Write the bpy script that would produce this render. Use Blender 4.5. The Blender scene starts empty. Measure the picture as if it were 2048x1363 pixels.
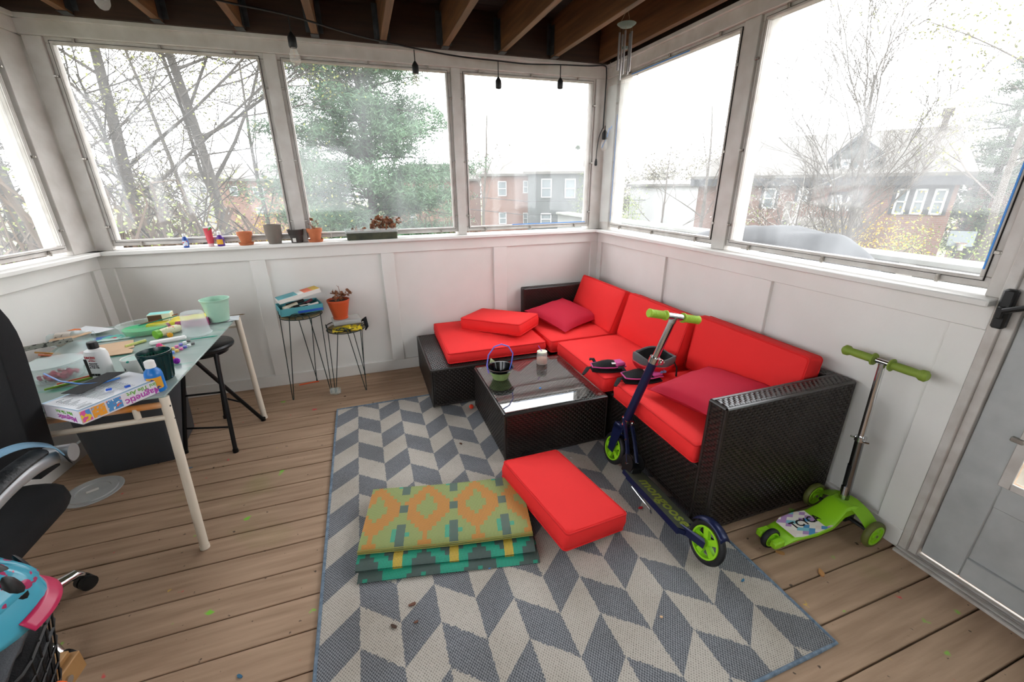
import bpy, bmesh, math, random
from mathutils import Vector, Matrix, noise
rnd = random.Random(7)
C = bpy.context.scene.collection
S = bpy.context.scene
PI = math.pi
# ------------------------------------------------------------------ camera, sky, exposure
CP = Vector((-1.9599, -3.3406, 1.4421)); YAW, PIT, ROL, FPX = .3296, -.358, -.0092, 834.06
cf = Vector((math.sin(YAW)*math.cos(PIT), math.cos(YAW)*math.cos(PIT), math.sin(PIT)))
cr0 = Vector((math.cos(YAW), -math.sin(YAW), 0)); cu0 = cr0.cross(cf)
cr = math.cos(ROL)*cr0 + math.sin(ROL)*cu0; cu = -math.sin(ROL)*cr0 + math.cos(ROL)*cu0
cd = bpy.data.cameras.new('camera'); cam = bpy.data.objects.new('camera', cd); C.objects.link(cam)
m = Matrix((cr, cu, -cf)).transposed().to_4x4(); m.translation = CP
cam.matrix_world = m
cd.sensor_width = 36; cd.lens = FPX/2048*36; cd.clip_start = .05; cd.clip_end = 500
S.camera = cam
w = bpy.data.worlds.new('overcast_sky'); S.world = w; w.use_nodes = True
wn = w.node_tree; bg = wn.nodes['Background']
tc = wn.nodes.new('ShaderNodeTexCoord'); nz = wn.nodes.new('ShaderNodeTexNoise'); nz.inputs['Scale'].default_value = 1.2; nz.inputs['Detail'].default_value = 4
rp = wn.nodes.new('ShaderNodeValToRGB'); rp.color_ramp.elements[0].position = .3; rp.color_ramp.elements[0].color = (.86, .90, .95, 1); rp.color_ramp.elements[1].position = .7; rp.color_ramp.elements[1].color = (1, 1, 1, 1)
wn.links.new(tc.outputs['Generated'], nz.inputs['Vector']); wn.links.new(nz.outputs['Fac'], rp.inputs['Fac']); wn.links.new(rp.outputs['Color'], bg.inputs['Color'])
bg.inputs['Strength'].default_value = 4.6
S.view_settings.view_transform = 'Standard'; S.view_settings.look = 'None'
S.view_settings.gamma = 1; S.view_settings.use_curve_mapping = False
S.view_settings.exposure = .70
S.cycles.max_bounces = 10; S.cycles.diffuse_bounces = 5; S.cycles.transparent_max_bounces = 16; S.cycles.sample_clamp_indirect = 8
S.cycles.caustics_reflective = False; S.cycles.caustics_refractive = False

# ------------------------------------------------------------------ helpers
def lin(c):
    if isinstance(c, str):
        c = [int(c[i:i+2], 16)/255 for i in (0, 2, 4)]
    return tuple(x/12.92 if x <= .04045 else ((x+.055)/1.055)**2.4 for x in c)+(1,)
MATS = {}
def mat(name, col, rough=.6, metal=0., var=None, bump=None, stretch=(1, 1, 1), alpha=None, trans=0, spec=.5, coord='Object', ior=1.45, spots=None, emit=None):
    """var=(scale, other colour, detail); bump=(scale, strength); spots=(scale, threshold, colour)"""
    if name in MATS: return MATS[name]
    m = bpy.data.materials.new(name); m.use_nodes = True; nt = m.node_tree; N, L = nt.nodes, nt.links
    p = N['Principled BSDF']; p.inputs['Base Color'].default_value = lin(col); p.inputs['Roughness'].default_value = rough
    p.inputs['Metallic'].default_value = metal; p.inputs['Specular IOR Level'].default_value = spec; p.inputs['IOR'].default_value = ior
    if trans: p.inputs['Transmission Weight'].default_value = trans
    t = N.new('ShaderNodeTexCoord'); mp = N.new('ShaderNodeMapping'); mp.inputs['Scale'].default_value = stretch
    L.new(t.outputs[coord], mp.inputs['Vector'])
    out = None
    if var:
        n = N.new('ShaderNodeTexNoise'); n.inputs['Scale'].default_value = var[0]; n.inputs['Detail'].default_value = var[2] if len(var) > 2 else 4
        L.new(mp.outputs['Vector'], n.inputs['Vector'])
        r = N.new('ShaderNodeValToRGB'); r.color_ramp.elements[0].position = .3; r.color_ramp.elements[1].position = .7
        r.color_ramp.elements[0].color = lin(col); r.color_ramp.elements[1].color = lin(var[1])
        L.new(n.outputs['Fac'], r.inputs['Fac']); out = r.outputs['Color']
    for k, sp in enumerate(spots or ()):
        n = N.new('ShaderNodeTexNoise'); n.inputs['Scale'].default_value = sp[0]; n.inputs['Detail'].default_value = 2
        ad = N.new('ShaderNodeVectorMath'); ad.inputs[1].default_value = (k*7.3, k*3.1, 0); L.new(t.outputs[coord], ad.inputs[0]); L.new(ad.outputs[0], n.inputs['Vector'])
        r = N.new('ShaderNodeValToRGB'); r.color_ramp.elements[0].position = sp[1]; r.color_ramp.elements[1].position = sp[1]+.02
        r.color_ramp.elements[0].color = (0, 0, 0, 1); r.color_ramp.elements[1].color = (1, 1, 1, 1)
        L.new(n.outputs['Fac'], r.inputs['Fac'])
        mx = N.new('ShaderNodeMix'); mx.data_type = 'RGBA'; L.new(r.outputs['Color'], mx.inputs['Factor'])
        if out is not None: L.new(out, mx.inputs['A'])
        else: mx.inputs['A'].default_value = lin(col)
        mx.inputs['B'].default_value = lin(sp[2]); out = mx.outputs['Result']
    if out is not None: L.new(out, p.inputs['Base Color'])
    if bump:
        n = N.new('ShaderNodeTexNoise'); n.inputs['Scale'].default_value = bump[0]; n.inputs['Detail'].default_value = 3
        L.new(mp.outputs['Vector'], n.inputs['Vector']); b = N.new('ShaderNodeBump'); b.inputs['Strength'].default_value = bump[1]; b.inputs['Distance'].default_value = .01
        L.new(n.outputs['Fac'], b.inputs['Height']); L.new(b.outputs['Normal'], p.inputs['Normal'])
    if alpha is not None: p.inputs['Alpha'].default_value = alpha
    if emit: p.inputs['Emission Color'].default_value = lin(emit[0]); p.inputs['Emission Strength'].default_value = emit[1]
    MATS[name] = m; return m
def link(nt, a, b): nt.links.new(a, b)

class MB:
    """collects faces of one mesh; every add_ call takes the matrix M"""
    def __init__(s): s.v = []; s.f = []; s.mi = []; s.M = Matrix(); s.k = 0
    def add(s, vs, fs):
        o = len(s.v); s.v += [s.M @ Vector(v) for v in vs]; s.f += [tuple(i+o for i in f) for f in fs]; s.mi += [s.k]*len(fs); return s
    def box(s, a, b, bev=0.):
        (x0, y0, z0), (x1, y1, z1) = a, b
        x0, x1 = min(x0, x1), max(x0, x1); y0, y1 = min(y0, y1), max(y0, y1); z0, z1 = min(z0, z1), max(z0, z1)
        if not bev:
            return s.add([(x0,y0,z0),(x1,y0,z0),(x1,y1,z0),(x0,y1,z0),(x0,y0,z1),(x1,y0,z1),(x1,y1,z1),(x0,y1,z1)],
                  [(0,3,2,1),(4,5,6,7),(0,1,5,4),(1,2,6,5),(2,3,7,6),(3,0,4,7)])
        c = bev; vs = []; 
        for sz, z in ((0, z0), (1, z1)):
            zz = z+c if sz == 0 else z-c
            for (x, y) in ((x0, y0), (x1, y0), (x1, y1), (x0, y1)):
                dx = c if x == x0 else -c; dy = c if y == y0 else -c
                vs += [(x+dx, y+dy, z), (x, y+dy, zz), (x+dx, y, zz)]
        fs = [(0, 9, 6, 3), (12, 15, 18, 21)]
        for i in range(4):
            j = (i+1) % 4
            a, b = 3*i, 3*j; A, B = 12+3*i, 12+3*j
            if i % 2 == 0: e0, e1, g0, g1 = a+2, b+2, A+2, B+2
            else: e0, e1, g0, g1 = a+1, b+1, A+1, B+1
            fs += [(e0, e1, g1, g0), (a, b, e1, e0), (g0, g1, B, A)]
        for i in range(4):
            a, A = 3*i, 12+3*i
            l, r = (a+1, a+2) if i % 2 == 0 else (a+2, a+1)
            Lh, Rh = (A+1, A+2) if i % 2 == 0 else (A+2, A+1)
            fs += [(l, r, Rh, Lh), (a, r, l), (A, Lh, Rh)]
        return s.add(vs, fs)
    def tube(s, pts, r, n=8, closed=False, cap=True, flat=1.):
        pts = [Vector(p) for p in pts]; m = len(pts); rs = r if isinstance(r, (list, tuple)) else [r]*m
        vs = []; up = None
        for i, p in enumerate(pts):
            if closed: t = pts[(i+1) % m]-pts[i-1]
            else: t = pts[min(i+1, m-1)]-pts[max(i-1, 0)]
            if t.length < 1e-9: t = Vector((0, 0, 1))
            t.normalize()
            if up is None:
                up = Vector((0, 0, 1)) if abs(t.z) < .9 else Vector((1, 0, 0))
            a = t.cross(up)
            if a.length < 1e-6: a = t.orthogonal()
            a.normalize(); b = a.cross(t); up = b
            for k in range(n):
                q = 2*PI*k/n; vs.append(p+rs[i]*(math.cos(q)*a+flat*math.sin(q)*b))
        fs = []
        for i in range(m if closed else m-1):
            o, o2 = i*n, ((i+1) % m)*n
            for k in range(n): fs.append((o+k, o+(k+1) % n, o2+(k+1) % n, o2+k))
        if cap and not closed: fs += [tuple(range(n))[::-1], tuple(range((m-1)*n, m*n))]
        return s.add(vs, fs)
    def cyl(s, a, b, r, n=12, r2=None): return s.tube([a, b], [r, r if r2 is None else r2], n)
    def lathe(s, prof, n=20, c=(0, 0, 0), cap0=True, cap1=False, sx=1, sy=1):
        vs = [(c[0]+r*math.cos(2*PI*k/n)*sx, c[1]+r*math.sin(2*PI*k/n)*sy, c[2]+z) for r, z in prof for k in range(n)]
        fs = [(i*n+k, i*n+(k+1) % n, (i+1)*n+(k+1) % n, (i+1)*n+k) for i in range(len(prof)-1) for k in range(n)]
        if cap0: fs.append(tuple(range(n))[::-1])
        if cap1: fs.append(tuple(range((len(prof)-1)*n, len(prof)*n)))
        return s.add(vs, fs)
    def prism(s, poly, z0, z1):
        n = len(poly); vs = [(x, y, z0) for x, y in poly]+[(x, y, z1) for x, y in poly]
        return s.add(vs, [tuple(range(n))[::-1], tuple(range(n, 2*n))]+[(i, (i+1) % n, n+(i+1) % n, n+i) for i in range(n)])
    def ball(s, c, r, n=10, m=7, sq=(1, 1, 1)):
        vs = [(c[0], c[1], c[2]-r*sq[2])]
        for i in range(1, m):
            a = -PI/2+PI*i/m
            for k in range(n):
                q = 2*PI*k/n; vs.append((c[0]+r*math.cos(a)*math.cos(q)*sq[0], c[1]+r*math.cos(a)*math.sin(q)*sq[1], c[2]+r*math.sin(a)*sq[2]))
        vs.append((c[0], c[1], c[2]+r*sq[2])); fs = [(0, 1+(k+1) % n, 1+k) for k in range(n)]
        for i in range(m-2):
            for k in range(n): fs.append((1+i*n+k, 1+i*n+(k+1) % n, 1+(i+1)*n+(k+1) % n, 1+(i+1)*n+k))
        t = len(vs)-1; o = 1+(m-2)*n; fs += [(o+k, o+(k+1) % n, t) for k in range(n)]
        return s.add(vs, fs)
    def grid(s, fn, nu, nv, closed_u=False):
        vs = [fn(i/nu, j/nv) for j in range(nv+1) for i in range(nu+1)]
        W = nu+1
        return s.add(vs, [(j*W+i, j*W+i+1, (j+1)*W+i+1, (j+1)*W+i) for j in range(nv) for i in range(nu)])
    def build(s, name, m, parent=None, loc=None, smooth=True, kind=None, label=None, world=False, solid=0., sub=0, mats=None, uv=None):
        me = bpy.data.meshes.new(name)
        O = Vector(loc) if loc is not None else Vector((0, 0, 0))
        vs = s.v
        if world and parent is not None:
            inv = mw(parent).inverted(); vs = [inv @ v for v in vs]
        me.from_pydata([tuple(v-O) for v in vs], [], s.f)
        for mm in (mats or [m]): me.materials.append(mm)
        if mats: me.polygons.foreach_set('material_index', s.mi)
        if smooth:
            me.polygons.foreach_set('use_smooth', [True]*len(me.polygons))
            try: me.set_sharp_from_angle(angle=math.radians(38))
            except Exception: pass
        me.update()
        o = bpy.data.objects.new(name, me); C.objects.link(o); o.location = O
        if parent is not None: o.parent = parent
        if solid:
            md = o.modifiers.new('thickness', 'SOLIDIFY'); md.thickness = solid; md.offset = 0
        if sub:
            md = o.modifiers.new('smooth', 'SUBSURF'); md.levels = sub; md.render_levels = sub
        if kind: o['kind'] = kind
        if label: o['label'] = label
        return o
def mw(o):
    M = Matrix.LocRotScale(o.location, o.rotation_euler, o.scale)
    return (mw(o.parent) @ M) if o.parent else M
def tag(o, label, cat, group=None, kind=None):
    o['label'] = label; o['category'] = cat
    if group: o['group'] = group
    if kind: o['kind'] = kind
    return o
def thing(name, label, cat, loc=(0, 0, 0), rz=0., group=None, rot=None):
    o = bpy.data.objects.new(name, None); o.empty_display_size = .05; C.objects.link(o); o.location = loc
    o.rotation_euler = rot if rot else (0, 0, rz)
    return tag(o, label, cat, group)
def structure(name, label=None):
    o = bpy.data.objects.new(name, None); C.objects.link(o); o['kind'] = 'structure'
    if label: o['label'] = label
    return o
def dup(o, parent=None):
    c = o.copy(); C.objects.link(c); c.parent = parent
    for ch in list(o.children): dup(ch, c)
    return c
def T(x=0, y=0, z=0): return Matrix.Translation((x, y, z))
def R(a, ax='Z'): return Matrix.Rotation(a, 4, ax)
def ray(px, py): return cf+(px-1024)/FPX*cr-(py-681.5)/FPX*cu
def atz(px, py, z):  # the point at height z seen at a pixel of the photograph
    d = ray(px, py); return CP+d*((z-CP.z)/d.z)
def atd(px, py, h):  # the point at horizontal distance h
    d = ray(px, py); return CP+d*(h/math.hypot(d.x, d.y))
def text(name, body, size, m, parent, M, ext=.0004, bold=False, align='CENTER', sx=1., shear=0.):
    cu_ = bpy.data.curves.new(name, 'FONT'); cu_.body = body; cu_.size = size; cu_.extrude = ext; cu_.align_x = align; cu_.align_y = 'CENTER'
    cu_.resolution_u = 2; cu_.shear = shear
    if bold: cu_.offset = size*.022
    t = bpy.data.objects.new(name, cu_); C.objects.link(t)
    me = bpy.data.meshes.new_from_object(t, depsgraph=bpy.context.evaluated_depsgraph_get())
    bpy.data.objects.remove(t); me.name = name
    me.transform(M @ Matrix.Diagonal((sx, 1, 1, 1))); me.materials.clear(); me.materials.append(m)
    o = bpy.data.objects.new(name, me); C.objects.link(o); o.parent = parent; return o

# ------------------------------------------------------------------ materials
M_white = mat('painted_white_boards', 'e4e2de', .55, var=(3, 'dcdad5'), bump=(60, .05))
M_trim = mat('grimy_white_trim', 'cfcbc6', .6, var=(9, 'bdb7b0', 8), bump=(40, .08))
M_alu = mat('weathered_aluminium', 'cbc7c2', .5, .05, var=(14, 'b5aea7', 8))
M_clip = mat('clip_metal', 'a8a29a', .4, .8)
M_plank = mat('composite_decking', '7f6757', .62, var=(5, '6d5748', 8), bump=(90, .12), stretch=(.25, 3, 1), coord='Generated')
def plank_material():
    m = bpy.data.materials.new('composite_decking_painted'); m.use_nodes = True; nt = m.node_tree; N = nt.nodes; p = N['Principled BSDF']; p.inputs['Roughness'].default_value = .72
    p.inputs['Specular IOR Level'].default_value = .3
    g = N.new('ShaderNodeNewGeometry')
    mp = N.new('ShaderNodeMapping'); mp.inputs['Scale'].default_value = (1.2, 14, 1); link(nt, g.outputs['Position'], mp.inputs['Vector'])
    n = N.new('ShaderNodeTexNoise'); n.inputs['Scale'].default_value = 2.2; n.inputs['Detail'].default_value = 7; link(nt, mp.outputs[0], n.inputs['Vector'])
    r = N.new('ShaderNodeValToRGB'); r.color_ramp.elements[0].position = .3; r.color_ramp.elements[1].position = .72
    r.color_ramp.elements[0].color = lin('927760'); r.color_ramp.elements[1].color = lin('b2957c'); link(nt, n.outputs['Fac'], r.inputs['Fac'])
    out = r.outputs['Color']
    n2 = N.new('ShaderNodeTexNoise'); n2.inputs['Scale'].default_value = 5; n2.inputs['Detail'].default_value = 6; link(nt, g.outputs['Position'], n2.inputs['Vector'])
    for k, (sc, th, col, amt) in enumerate(((2.0, .62, '6c7a2a', .35), (9, .70, '74c82e', .85), (12, .71, 'd6434a', .8), (13, .735, 'd9b13a', .7), (34, .70, '2e2823', .8))):
        ad = N.new('ShaderNodeVectorMath'); ad.inputs[1].default_value = (k*5.17+1.3, k*2.9, 0); link(nt, g.outputs['Position'], ad.inputs[0])
        q = N.new('ShaderNodeTexNoise'); q.inputs['Scale'].default_value = sc; q.inputs['Detail'].default_value = 3; link(nt, ad.outputs[0], q.inputs['Vector'])
        rr = N.new('ShaderNodeValToRGB'); rr.color_ramp.elements[0].position = th; rr.color_ramp.elements[1].position = th+(.03 if k else .15)
        rr.color_ramp.elements[0].color = (0, 0, 0, 1); rr.color_ramp.elements[1].color = (amt, amt, amt, 1); link(nt, q.outputs['Fac'], rr.inputs['Fac'])
        mx = N.new('ShaderNodeMix'); mx.data_type = 'RGBA'; link(nt, rr.outputs['Color'], mx.inputs['Factor']); link(nt, out, mx.inputs['A']); mx.inputs['B'].default_value = lin(col); out = mx.outputs['Result']
    link(nt, out, p.inputs['Base Color'])
    n3 = N.new('ShaderNodeTexNoise'); n3.inputs['Scale'].default_value = 120; link(nt, g.outputs['Position'], n3.inputs['Vector'])
    b = N.new('ShaderNodeBump'); b.inputs['Strength'].default_value = .12; b.inputs['Distance'].default_value = .004; link(nt, n3.outputs['Fac'], b.inputs['Height']); link(nt, b.outputs['Normal'], p.inputs['Normal'])
    return m
M_floor = plank_material()
M_dark = mat('dark_void', '17120f', .9)
M_joist = mat('stained_pine_joist', '7d5432', .6, var=(3, '53351e', 6), bump=(30, .15), stretch=(10, .8, 10))
M_joist2 = mat('dark_stained_ledger', '40291b', .65, var=(3, '2b1b12', 6), bump=(30, .15), stretch=(.8, 10, 10))
M_deckup = mat('dark_deck_underside', '30221a', .7, var=(4, '1f1611', 6), stretch=(1, 8, 1))
M_galv = mat('galvanised_steel', '55575a', .5, .7, var=(20, '3f4042'))
def glass_pane_material():
    m = bpy.data.materials.new('dirty_window_glass'); m.use_nodes = True; nt = m.node_tree; N = nt.nodes
    for n in list(N): N.remove(n)
    out = N.new('ShaderNodeOutputMaterial'); tr = N.new('ShaderNodeBsdfTransparent'); tr.inputs['Color'].default_value = (.97, .97, .97, 1)
    tl = N.new('ShaderNodeBsdfTranslucent'); tl.inputs['Color'].default_value = (.9, .92, .95, 1)
    gl = N.new('ShaderNodeBsdfGlossy'); gl.inputs['Roughness'].default_value = .05
    g = N.new('ShaderNodeNewGeometry'); nz = N.new('ShaderNodeTexNoise'); nz.inputs['Scale'].default_value = 2.2; nz.inputs['Detail'].default_value = 8
    mp = N.new('ShaderNodeMapping'); mp.inputs['Scale'].default_value = (3, 3, .8); link(nt, g.outputs['Position'], mp.inputs['Vector']); link(nt, mp.outputs[0], nz.inputs['Vector'])
    mr = N.new('ShaderNodeMapRange'); mr.inputs['From Min'].default_value = .3; mr.inputs['From Max'].default_value = .75; mr.inputs['To Min'].default_value = .025; mr.inputs['To Max'].default_value = .085
    link(nt, nz.outputs['Fac'], mr.inputs['Value'])
    mx = N.new('ShaderNodeMixShader'); link(nt, mr.outputs['Result'], mx.inputs['Fac']); link(nt, tr.outputs[0], mx.inputs[1]); link(nt, tl.outputs[0], mx.inputs[2])
    mx2 = N.new('ShaderNodeMixShader'); mx2.inputs['Fac'].default_value = .03; link(nt, mx.outputs[0], mx2.inputs[1]); link(nt, gl.outputs[0], mx2.inputs[2])
    link(nt, mx2.outputs[0], out.inputs['Surface']); return m
M_pane = glass_pane_material()
def clear_plastic(name, col=(.9, .93, .92), fac=.25, rough=.15):
    m = bpy.data.materials.new(name); m.use_nodes = True; nt = m.node_tree; N = nt.nodes
    p = N['Principled BSDF']; p.inputs['Base Color'].default_value = tuple(col)+(1,); p.inputs['Roughness'].default_value = rough
    tr = N.new('ShaderNodeBsdfTransparent'); tr.inputs['Color'].default_value = tuple(min(1, c*1.06) for c in col)+(1,)
    mx = N.new('ShaderNodeMixShader'); mx.inputs['Fac'].default_value = fac
    link(nt, tr.outputs[0], mx.inputs[1]); link(nt, p.outputs[0], mx.inputs[2]); link(nt, mx.outputs[0], N['Material Output'].inputs['Surface']); return m
M_clear = clear_plastic('clear_plastic'); M_frost = clear_plastic('frosted_plastic', (.88, .92, .92), .27, .3)
M_tape = mat('blue_tape', '3f8fe0', .5)

# ------------------------------------------------------------------ the shell
def wallM(o, sx, sy):  # wall frame: s along, d outward, z up
    n = math.hypot(sx, sy); sx, sy = sx/n, sy/n
    return Matrix(((sx, -sy, 0, o[0]), (sy, sx, 0, o[1]), (0, 0, 1, 0), (0, 0, 0, 1)))
WB = wallM((0, 0), 1, 0); WR = wallM((0, 0), 0, -1); WL = wallM((-3.565, 0), .12, 1)
def build_wall(side, W, s0, s1, battens, panes, posts):
    w_ = structure('wall_'+side)
    b = MB(); b.M = W; b.box((s0, .018, 0), (s1, .11, 1.05)); b.build('panel', M_white, w_)
    for a, c in battens:
        b = MB(); b.M = W; b.box((a, -.001, .087), (c, .02, .965), .002); b.build('batten', M_white, w_)
    b = MB(); b.M = W; b.box((s0, -.002, .965), (s1, .02, 1.05), .002); b.build('rail', M_white, w_)
    b = MB(); b.M = W; b.box((s0, -.003, 0), (s1, .02, .088), .002); o = b.build('baseboard_'+side, M_white); o['kind'] = 'structure'
    b = MB(); b.M = W; b.box((s0-.0, -.055, 1.05), (s1, .15, 1.074), .004); b.build('sill', M_white, w_)
    b = MB(); b.M = W; b.box((s0, .0, 2.215), (s1, .15, 2.30), .003); b.box((s0, -.022, 2.283), (s1, .0, 2.306), .002); b.build('header', M_trim, w_)
    for a, c in posts:
        b = MB(); b.M = W; b.box((a, .012, 1.074), (c, .15, 2.215), .003); b.build('post', M_trim, w_)
    return w_
M_dirtysill = M_trim
winn = [0]
def window(W, s0, s1, clips=True, z0=1.134, z1=2.185, blue=()):
    winn[0] += 1
    w_ = structure('window_%d' % winn[0])
    e = .036
    b = MB(); b.M = W
    for (a0, b0, a1, b1) in ((s0-e, z0-e, s1+e, z0), (s0-e, z1, s1+e, z1+e), (s0-e, z0, s0, z1), (s1, z0, s1+e, z1)):
        b.box((a0, .028, b0), (a1, .06, b1), .003)
    g = .012
    for (a0, b0, a1, b1) in ((s0-g, z0-g, s1+g, z0), (s0-g, z1, s1+g, z1+g), (s0-g, z0, s0, z1), (s1, z0, s1+g, z1)):
        b.box((a0, .020, b0), (a1, .03, b1), .002)
    b.build('frame', M_alu, w_)
    k = MB(); k.M = W
    for (a0, b0, a1, b1) in ((s0-g-.002, z0-g-.002, s1+g+.002, z0-g), (s0-g-.002, z1+g, s1+g+.002, z1+g+.002), (s0-g-.002, z0-g, s0-g, z1+g), (s1+g, z0-g, s1+g+.002, z1+g)):
        k.box((a0, .022, b0), (a1, .029, b1))
    k.build('seal', M_dark, w_)
    b = MB(); b.M = W; b.box((s0, .045, z0), (s1, .048, z1)); b.build('pane', M_pane, w_, smooth=False)
    if clips:
        L = s1-s0
        for (s, z, v) in [(s0-.028, z0+(z1-z0)*q, 1) for q in (.08, .45, .85)]+[(s1+.028, z0+(z1-z0)*q, 1) for q in (.08, .45, .85)]+[(s0+L*q, z0-.026, 0) for q in (.12, .5, .9)]+[(s0+L*q, z1+.026, 0) for q in (.1, .5, .88)]:
            b = MB(); b.M = W
            if v: b.box((s-.012, .012, z-.006), (s+.012, .024, z+.006), .002)
            else: b.box((s-.006, .012, z-.014), (s+.006, .024, z+.014), .002)
            b.M = W @ T(s, .012, z) @ R(PI/2, 'X'); b.cyl((0, 0, -.002), (0, 0, .003), .005, 8)
            b.build('clip', M_clip, w_)
    for (a, c, z, zz) in blue:
        b = MB(); b.M = W; b.box((a, .0175, z), (c, .0195, zz)); b.build('tape', M_tape, w_)
    return w_
wb = build_wall('back', WB, -3.72, .15, [(-.065, .0), (-.970, -.857), (-1.862, -1.767), (-2.737, -2.64), (-3.60, -3.50)], None, [(-3.56, -3.475), (-2.42, -2.345), (-1.25, -1.183), (-.09, .15)])
wr = build_wall('right', WR, 0, 2.598, [(.0, .065), (.853, .930), (1.655, 1.768), (2.50, 2.598)], None, [(-.1, .125), (1.305, 1.405), (2.555, 2.66)])
wl = build_wall('left', WL, -4.6, .02, [(-.07, .0), (-1.05, -.95), (-2.0, -1.9), (-2.95, -2.85)], None, [(-.15, .05), (-1.45, -1.31), (-2.75, -2.61), (-4.6, -3.95)])
window(WB, -3.441, -2.455); window(WB, -2.311, -1.285); window(WB, -1.147, -.125, blue=[(-.8, -.13, 1.134, 1.139)])
window(WR, .160, 1.272, blue=[(.145, .150, 1.15, 1.95), (.3, .9, 2.184, 2.190)]); window(WR, 1.440, 2.521, blue=[(2.523, 2.528, 1.16, 1.5)])
window(WL, -1.27, -.195); window(WL, -2.57, -1.49); window(WL, -3.9, -2.79)
# clear plastic film curled away from the corner window, with loose blue tape
t = MB()
def film(u, v):
    z = 1.14+v*1.0; s = .04+u*(.15+.1*v*v); d = -.02-.04*math.sin(u*PI)*v+.03*u
    return WR @ Vector((s, d, z))
t.grid(film, 6, 10); tag(t.build('plastic_film', M_clear, loc=(.0, -.1, 1.14)), 'clear plastic film curling off the corner window, edged with blue tape', 'plastic film')
t = MB(); t.tube([(-.028, -.02, 1.72), (-.015, -.07, 1.80), (-.012, -.09, 1.86), (-.014, -.11, 1.85), (-.014, -.13, 1.87)], .003, 5); tag(t.build('tape_strip', M_tape, loc=(-.03, -.02, 1.72)), 'loose strip of blue tape hanging by the corner post', 'tape')
t = MB(); t.tube([(.02, -.36, 2.17), (-.0, -.41, 2.16), (-.01, -.44, 2.10), (-.01, -.44, 2.03)], .0022, 5); tag(t.build('wire_hook', M_clip, loc=(0, -.36, 2.17)), 'thin bent wire hanging at top of the corner window', 'wire')

# floor of composite planks
fl = structure('floor')
b = MB(); b.box((-4.2, -4.75, -.12), (.12, .12, -.03)); b.build('subfloor', M_dark, fl)
pitch = .144
for i in range(34):
    y1 = .005-pitch*i+pitch if False else .005+pitch-pitch*i
    b = MB(); b.box((-2.14, -(pitch-.0055)/2, -.024), (2.14, (pitch-.0055)/2, 0), .0022)
    b.build('plank', M_floor, fl).location = (-2.03, y1-pitch/2, 0)
# outside landing to the right, its parapet and its planks
od = structure('landing_floor'); 
b = MB(); b.box((.13, -6, -.2), (1.50, .8, -.03)); b.build('subfloor', M_dark, od)
M_ext = mat('weathered_outdoor_plank', 'a8917b', .8, var=(4, '8d7762', 6), stretch=(1, 8, 1))
for i in range(24):
    b = MB(); b.box((-.66, -.13, -.026), (.66, .13, 0), .003); b.build('plank', M_ext, od).location = (.80, .5-.27*i, 0)
pw = structure('wall_landing')
M_lwall = mat('dimmed_parapet_paint', '8f9290', .8, var=(3, '858884')); M_lcop = mat('dimmed_coping', 'a5a7a3', .8, var=(5, '8d8f88'))  # parapet greyed in its colour, in place of dimmer light on white paint
b = MB(); b.box((1.47, -6, -.05), (1.60, 4, .93)); b.build('panel', M_lwall, pw)
b = MB(); b.box((1.43, -6, .93), (1.68, 4, .965), .004); b.build('coping', M_lcop, pw)
b = MB(); b.box((1.455, -6, 0), (1.47, 4, .13), .002); b.build('base_board', M_trim, pw)
for y in (-2.75, -1.6, -.4):
    b = MB(); b.box((1.455, y, .13), (1.47, y+.09, .93), .002); b.build('batten', M_white, pw)
# rear wall (house side), full height
rw = structure('wall_rear'); b = MB()
for q in ((-4.3, 0, .15, 1.0), (-4.3, 2.1, .15, 2.6), (-4.3, 1.0, -3.7, 2.1), (-2.05, 1.0, .15, 2.1)): b.box((q[0], -4.80, q[1]), (q[2], -4.7, q[3]))
b.build('panel', M_white, rw)
WRR = wallM((-.35, -4.72), -1, 0)
window(WRR, 1.74, 3.31, False, 1.04, 2.06)  # unseen window, added to bring more light into the room
M_siding = mat('pale_grey_siding', 'b9bcbb', .6)
for i in range(6):
    b = MB(); b.box((-4.2, -4.70, .12+i*.15), (.1, -4.685+.006, .12+i*.15+.145), .002); b.build('siding_board', M_siding, rw)
# right wall beyond the door
r2 = structure('wall_right_rear'); b = MB(); b.M = WR; b.box((3.56, .0, 0), (4.75, .1, 2.3)); b.box((2.66, .0, 2.10), (3.56, .15, 2.30)); b.build('panel', M_white, r2)

# ceiling: joists, hangers, boards above
ce = structure('ceiling')
xs = [-.51-.402*k for k in range(9)]+[-.108]
for x in sorted(xs):
    b = MB(); b.box((x, -4.7, 2.31), (x+.040, -.035, 2.55), .002); b.build('joist', M_joist, ce)
    if x < -.2:
        b = MB(); b.box((x-.004, -.10, 2.32), (x-.001, -.034, 2.50)); b.box((x+.041, -.10, 2.32), (x+.044, -.034, 2.50)); b.box((x-.03, -.037, 2.33), (x-.002, -.034, 2.52)); b.box((x+.042, -.037, 2.33), (x+.07, -.034, 2.52)); b.box((x-.004, -.10, 2.306), (x+.044, -.034, 2.309))
        b.build('joist_hanger', M_galv, ce)
b = MB(); b.box((-4.0, -.034, 2.306), (.15, .03, 2.56), .002); b.build('ledger', M_joist2, ce)
b = MB(); b.box((.03, -4.7, 2.306), (.15, -.036, 2.56), .002); b.build('ledger', M_joist2, ce)
b = MB(); b.box((-4.35, -4.7, 2.306), (-4.0, .03, 2.56), .002); b.build('ledger', M_joist2, ce)
for i in range(32):
    b = MB(); b.box((-4.35, -.0745, 0), (.15, .0745, .03), .002); b.build('ceiling_board', M_deckup, ce).location = (0, -.05-.15*i, 2.552)
b = MB(); b.box((-4.4, -4.8, 2.584), (.3, .2, 2.62)); b.build('roof_sheet', M_dark, ce)

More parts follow.
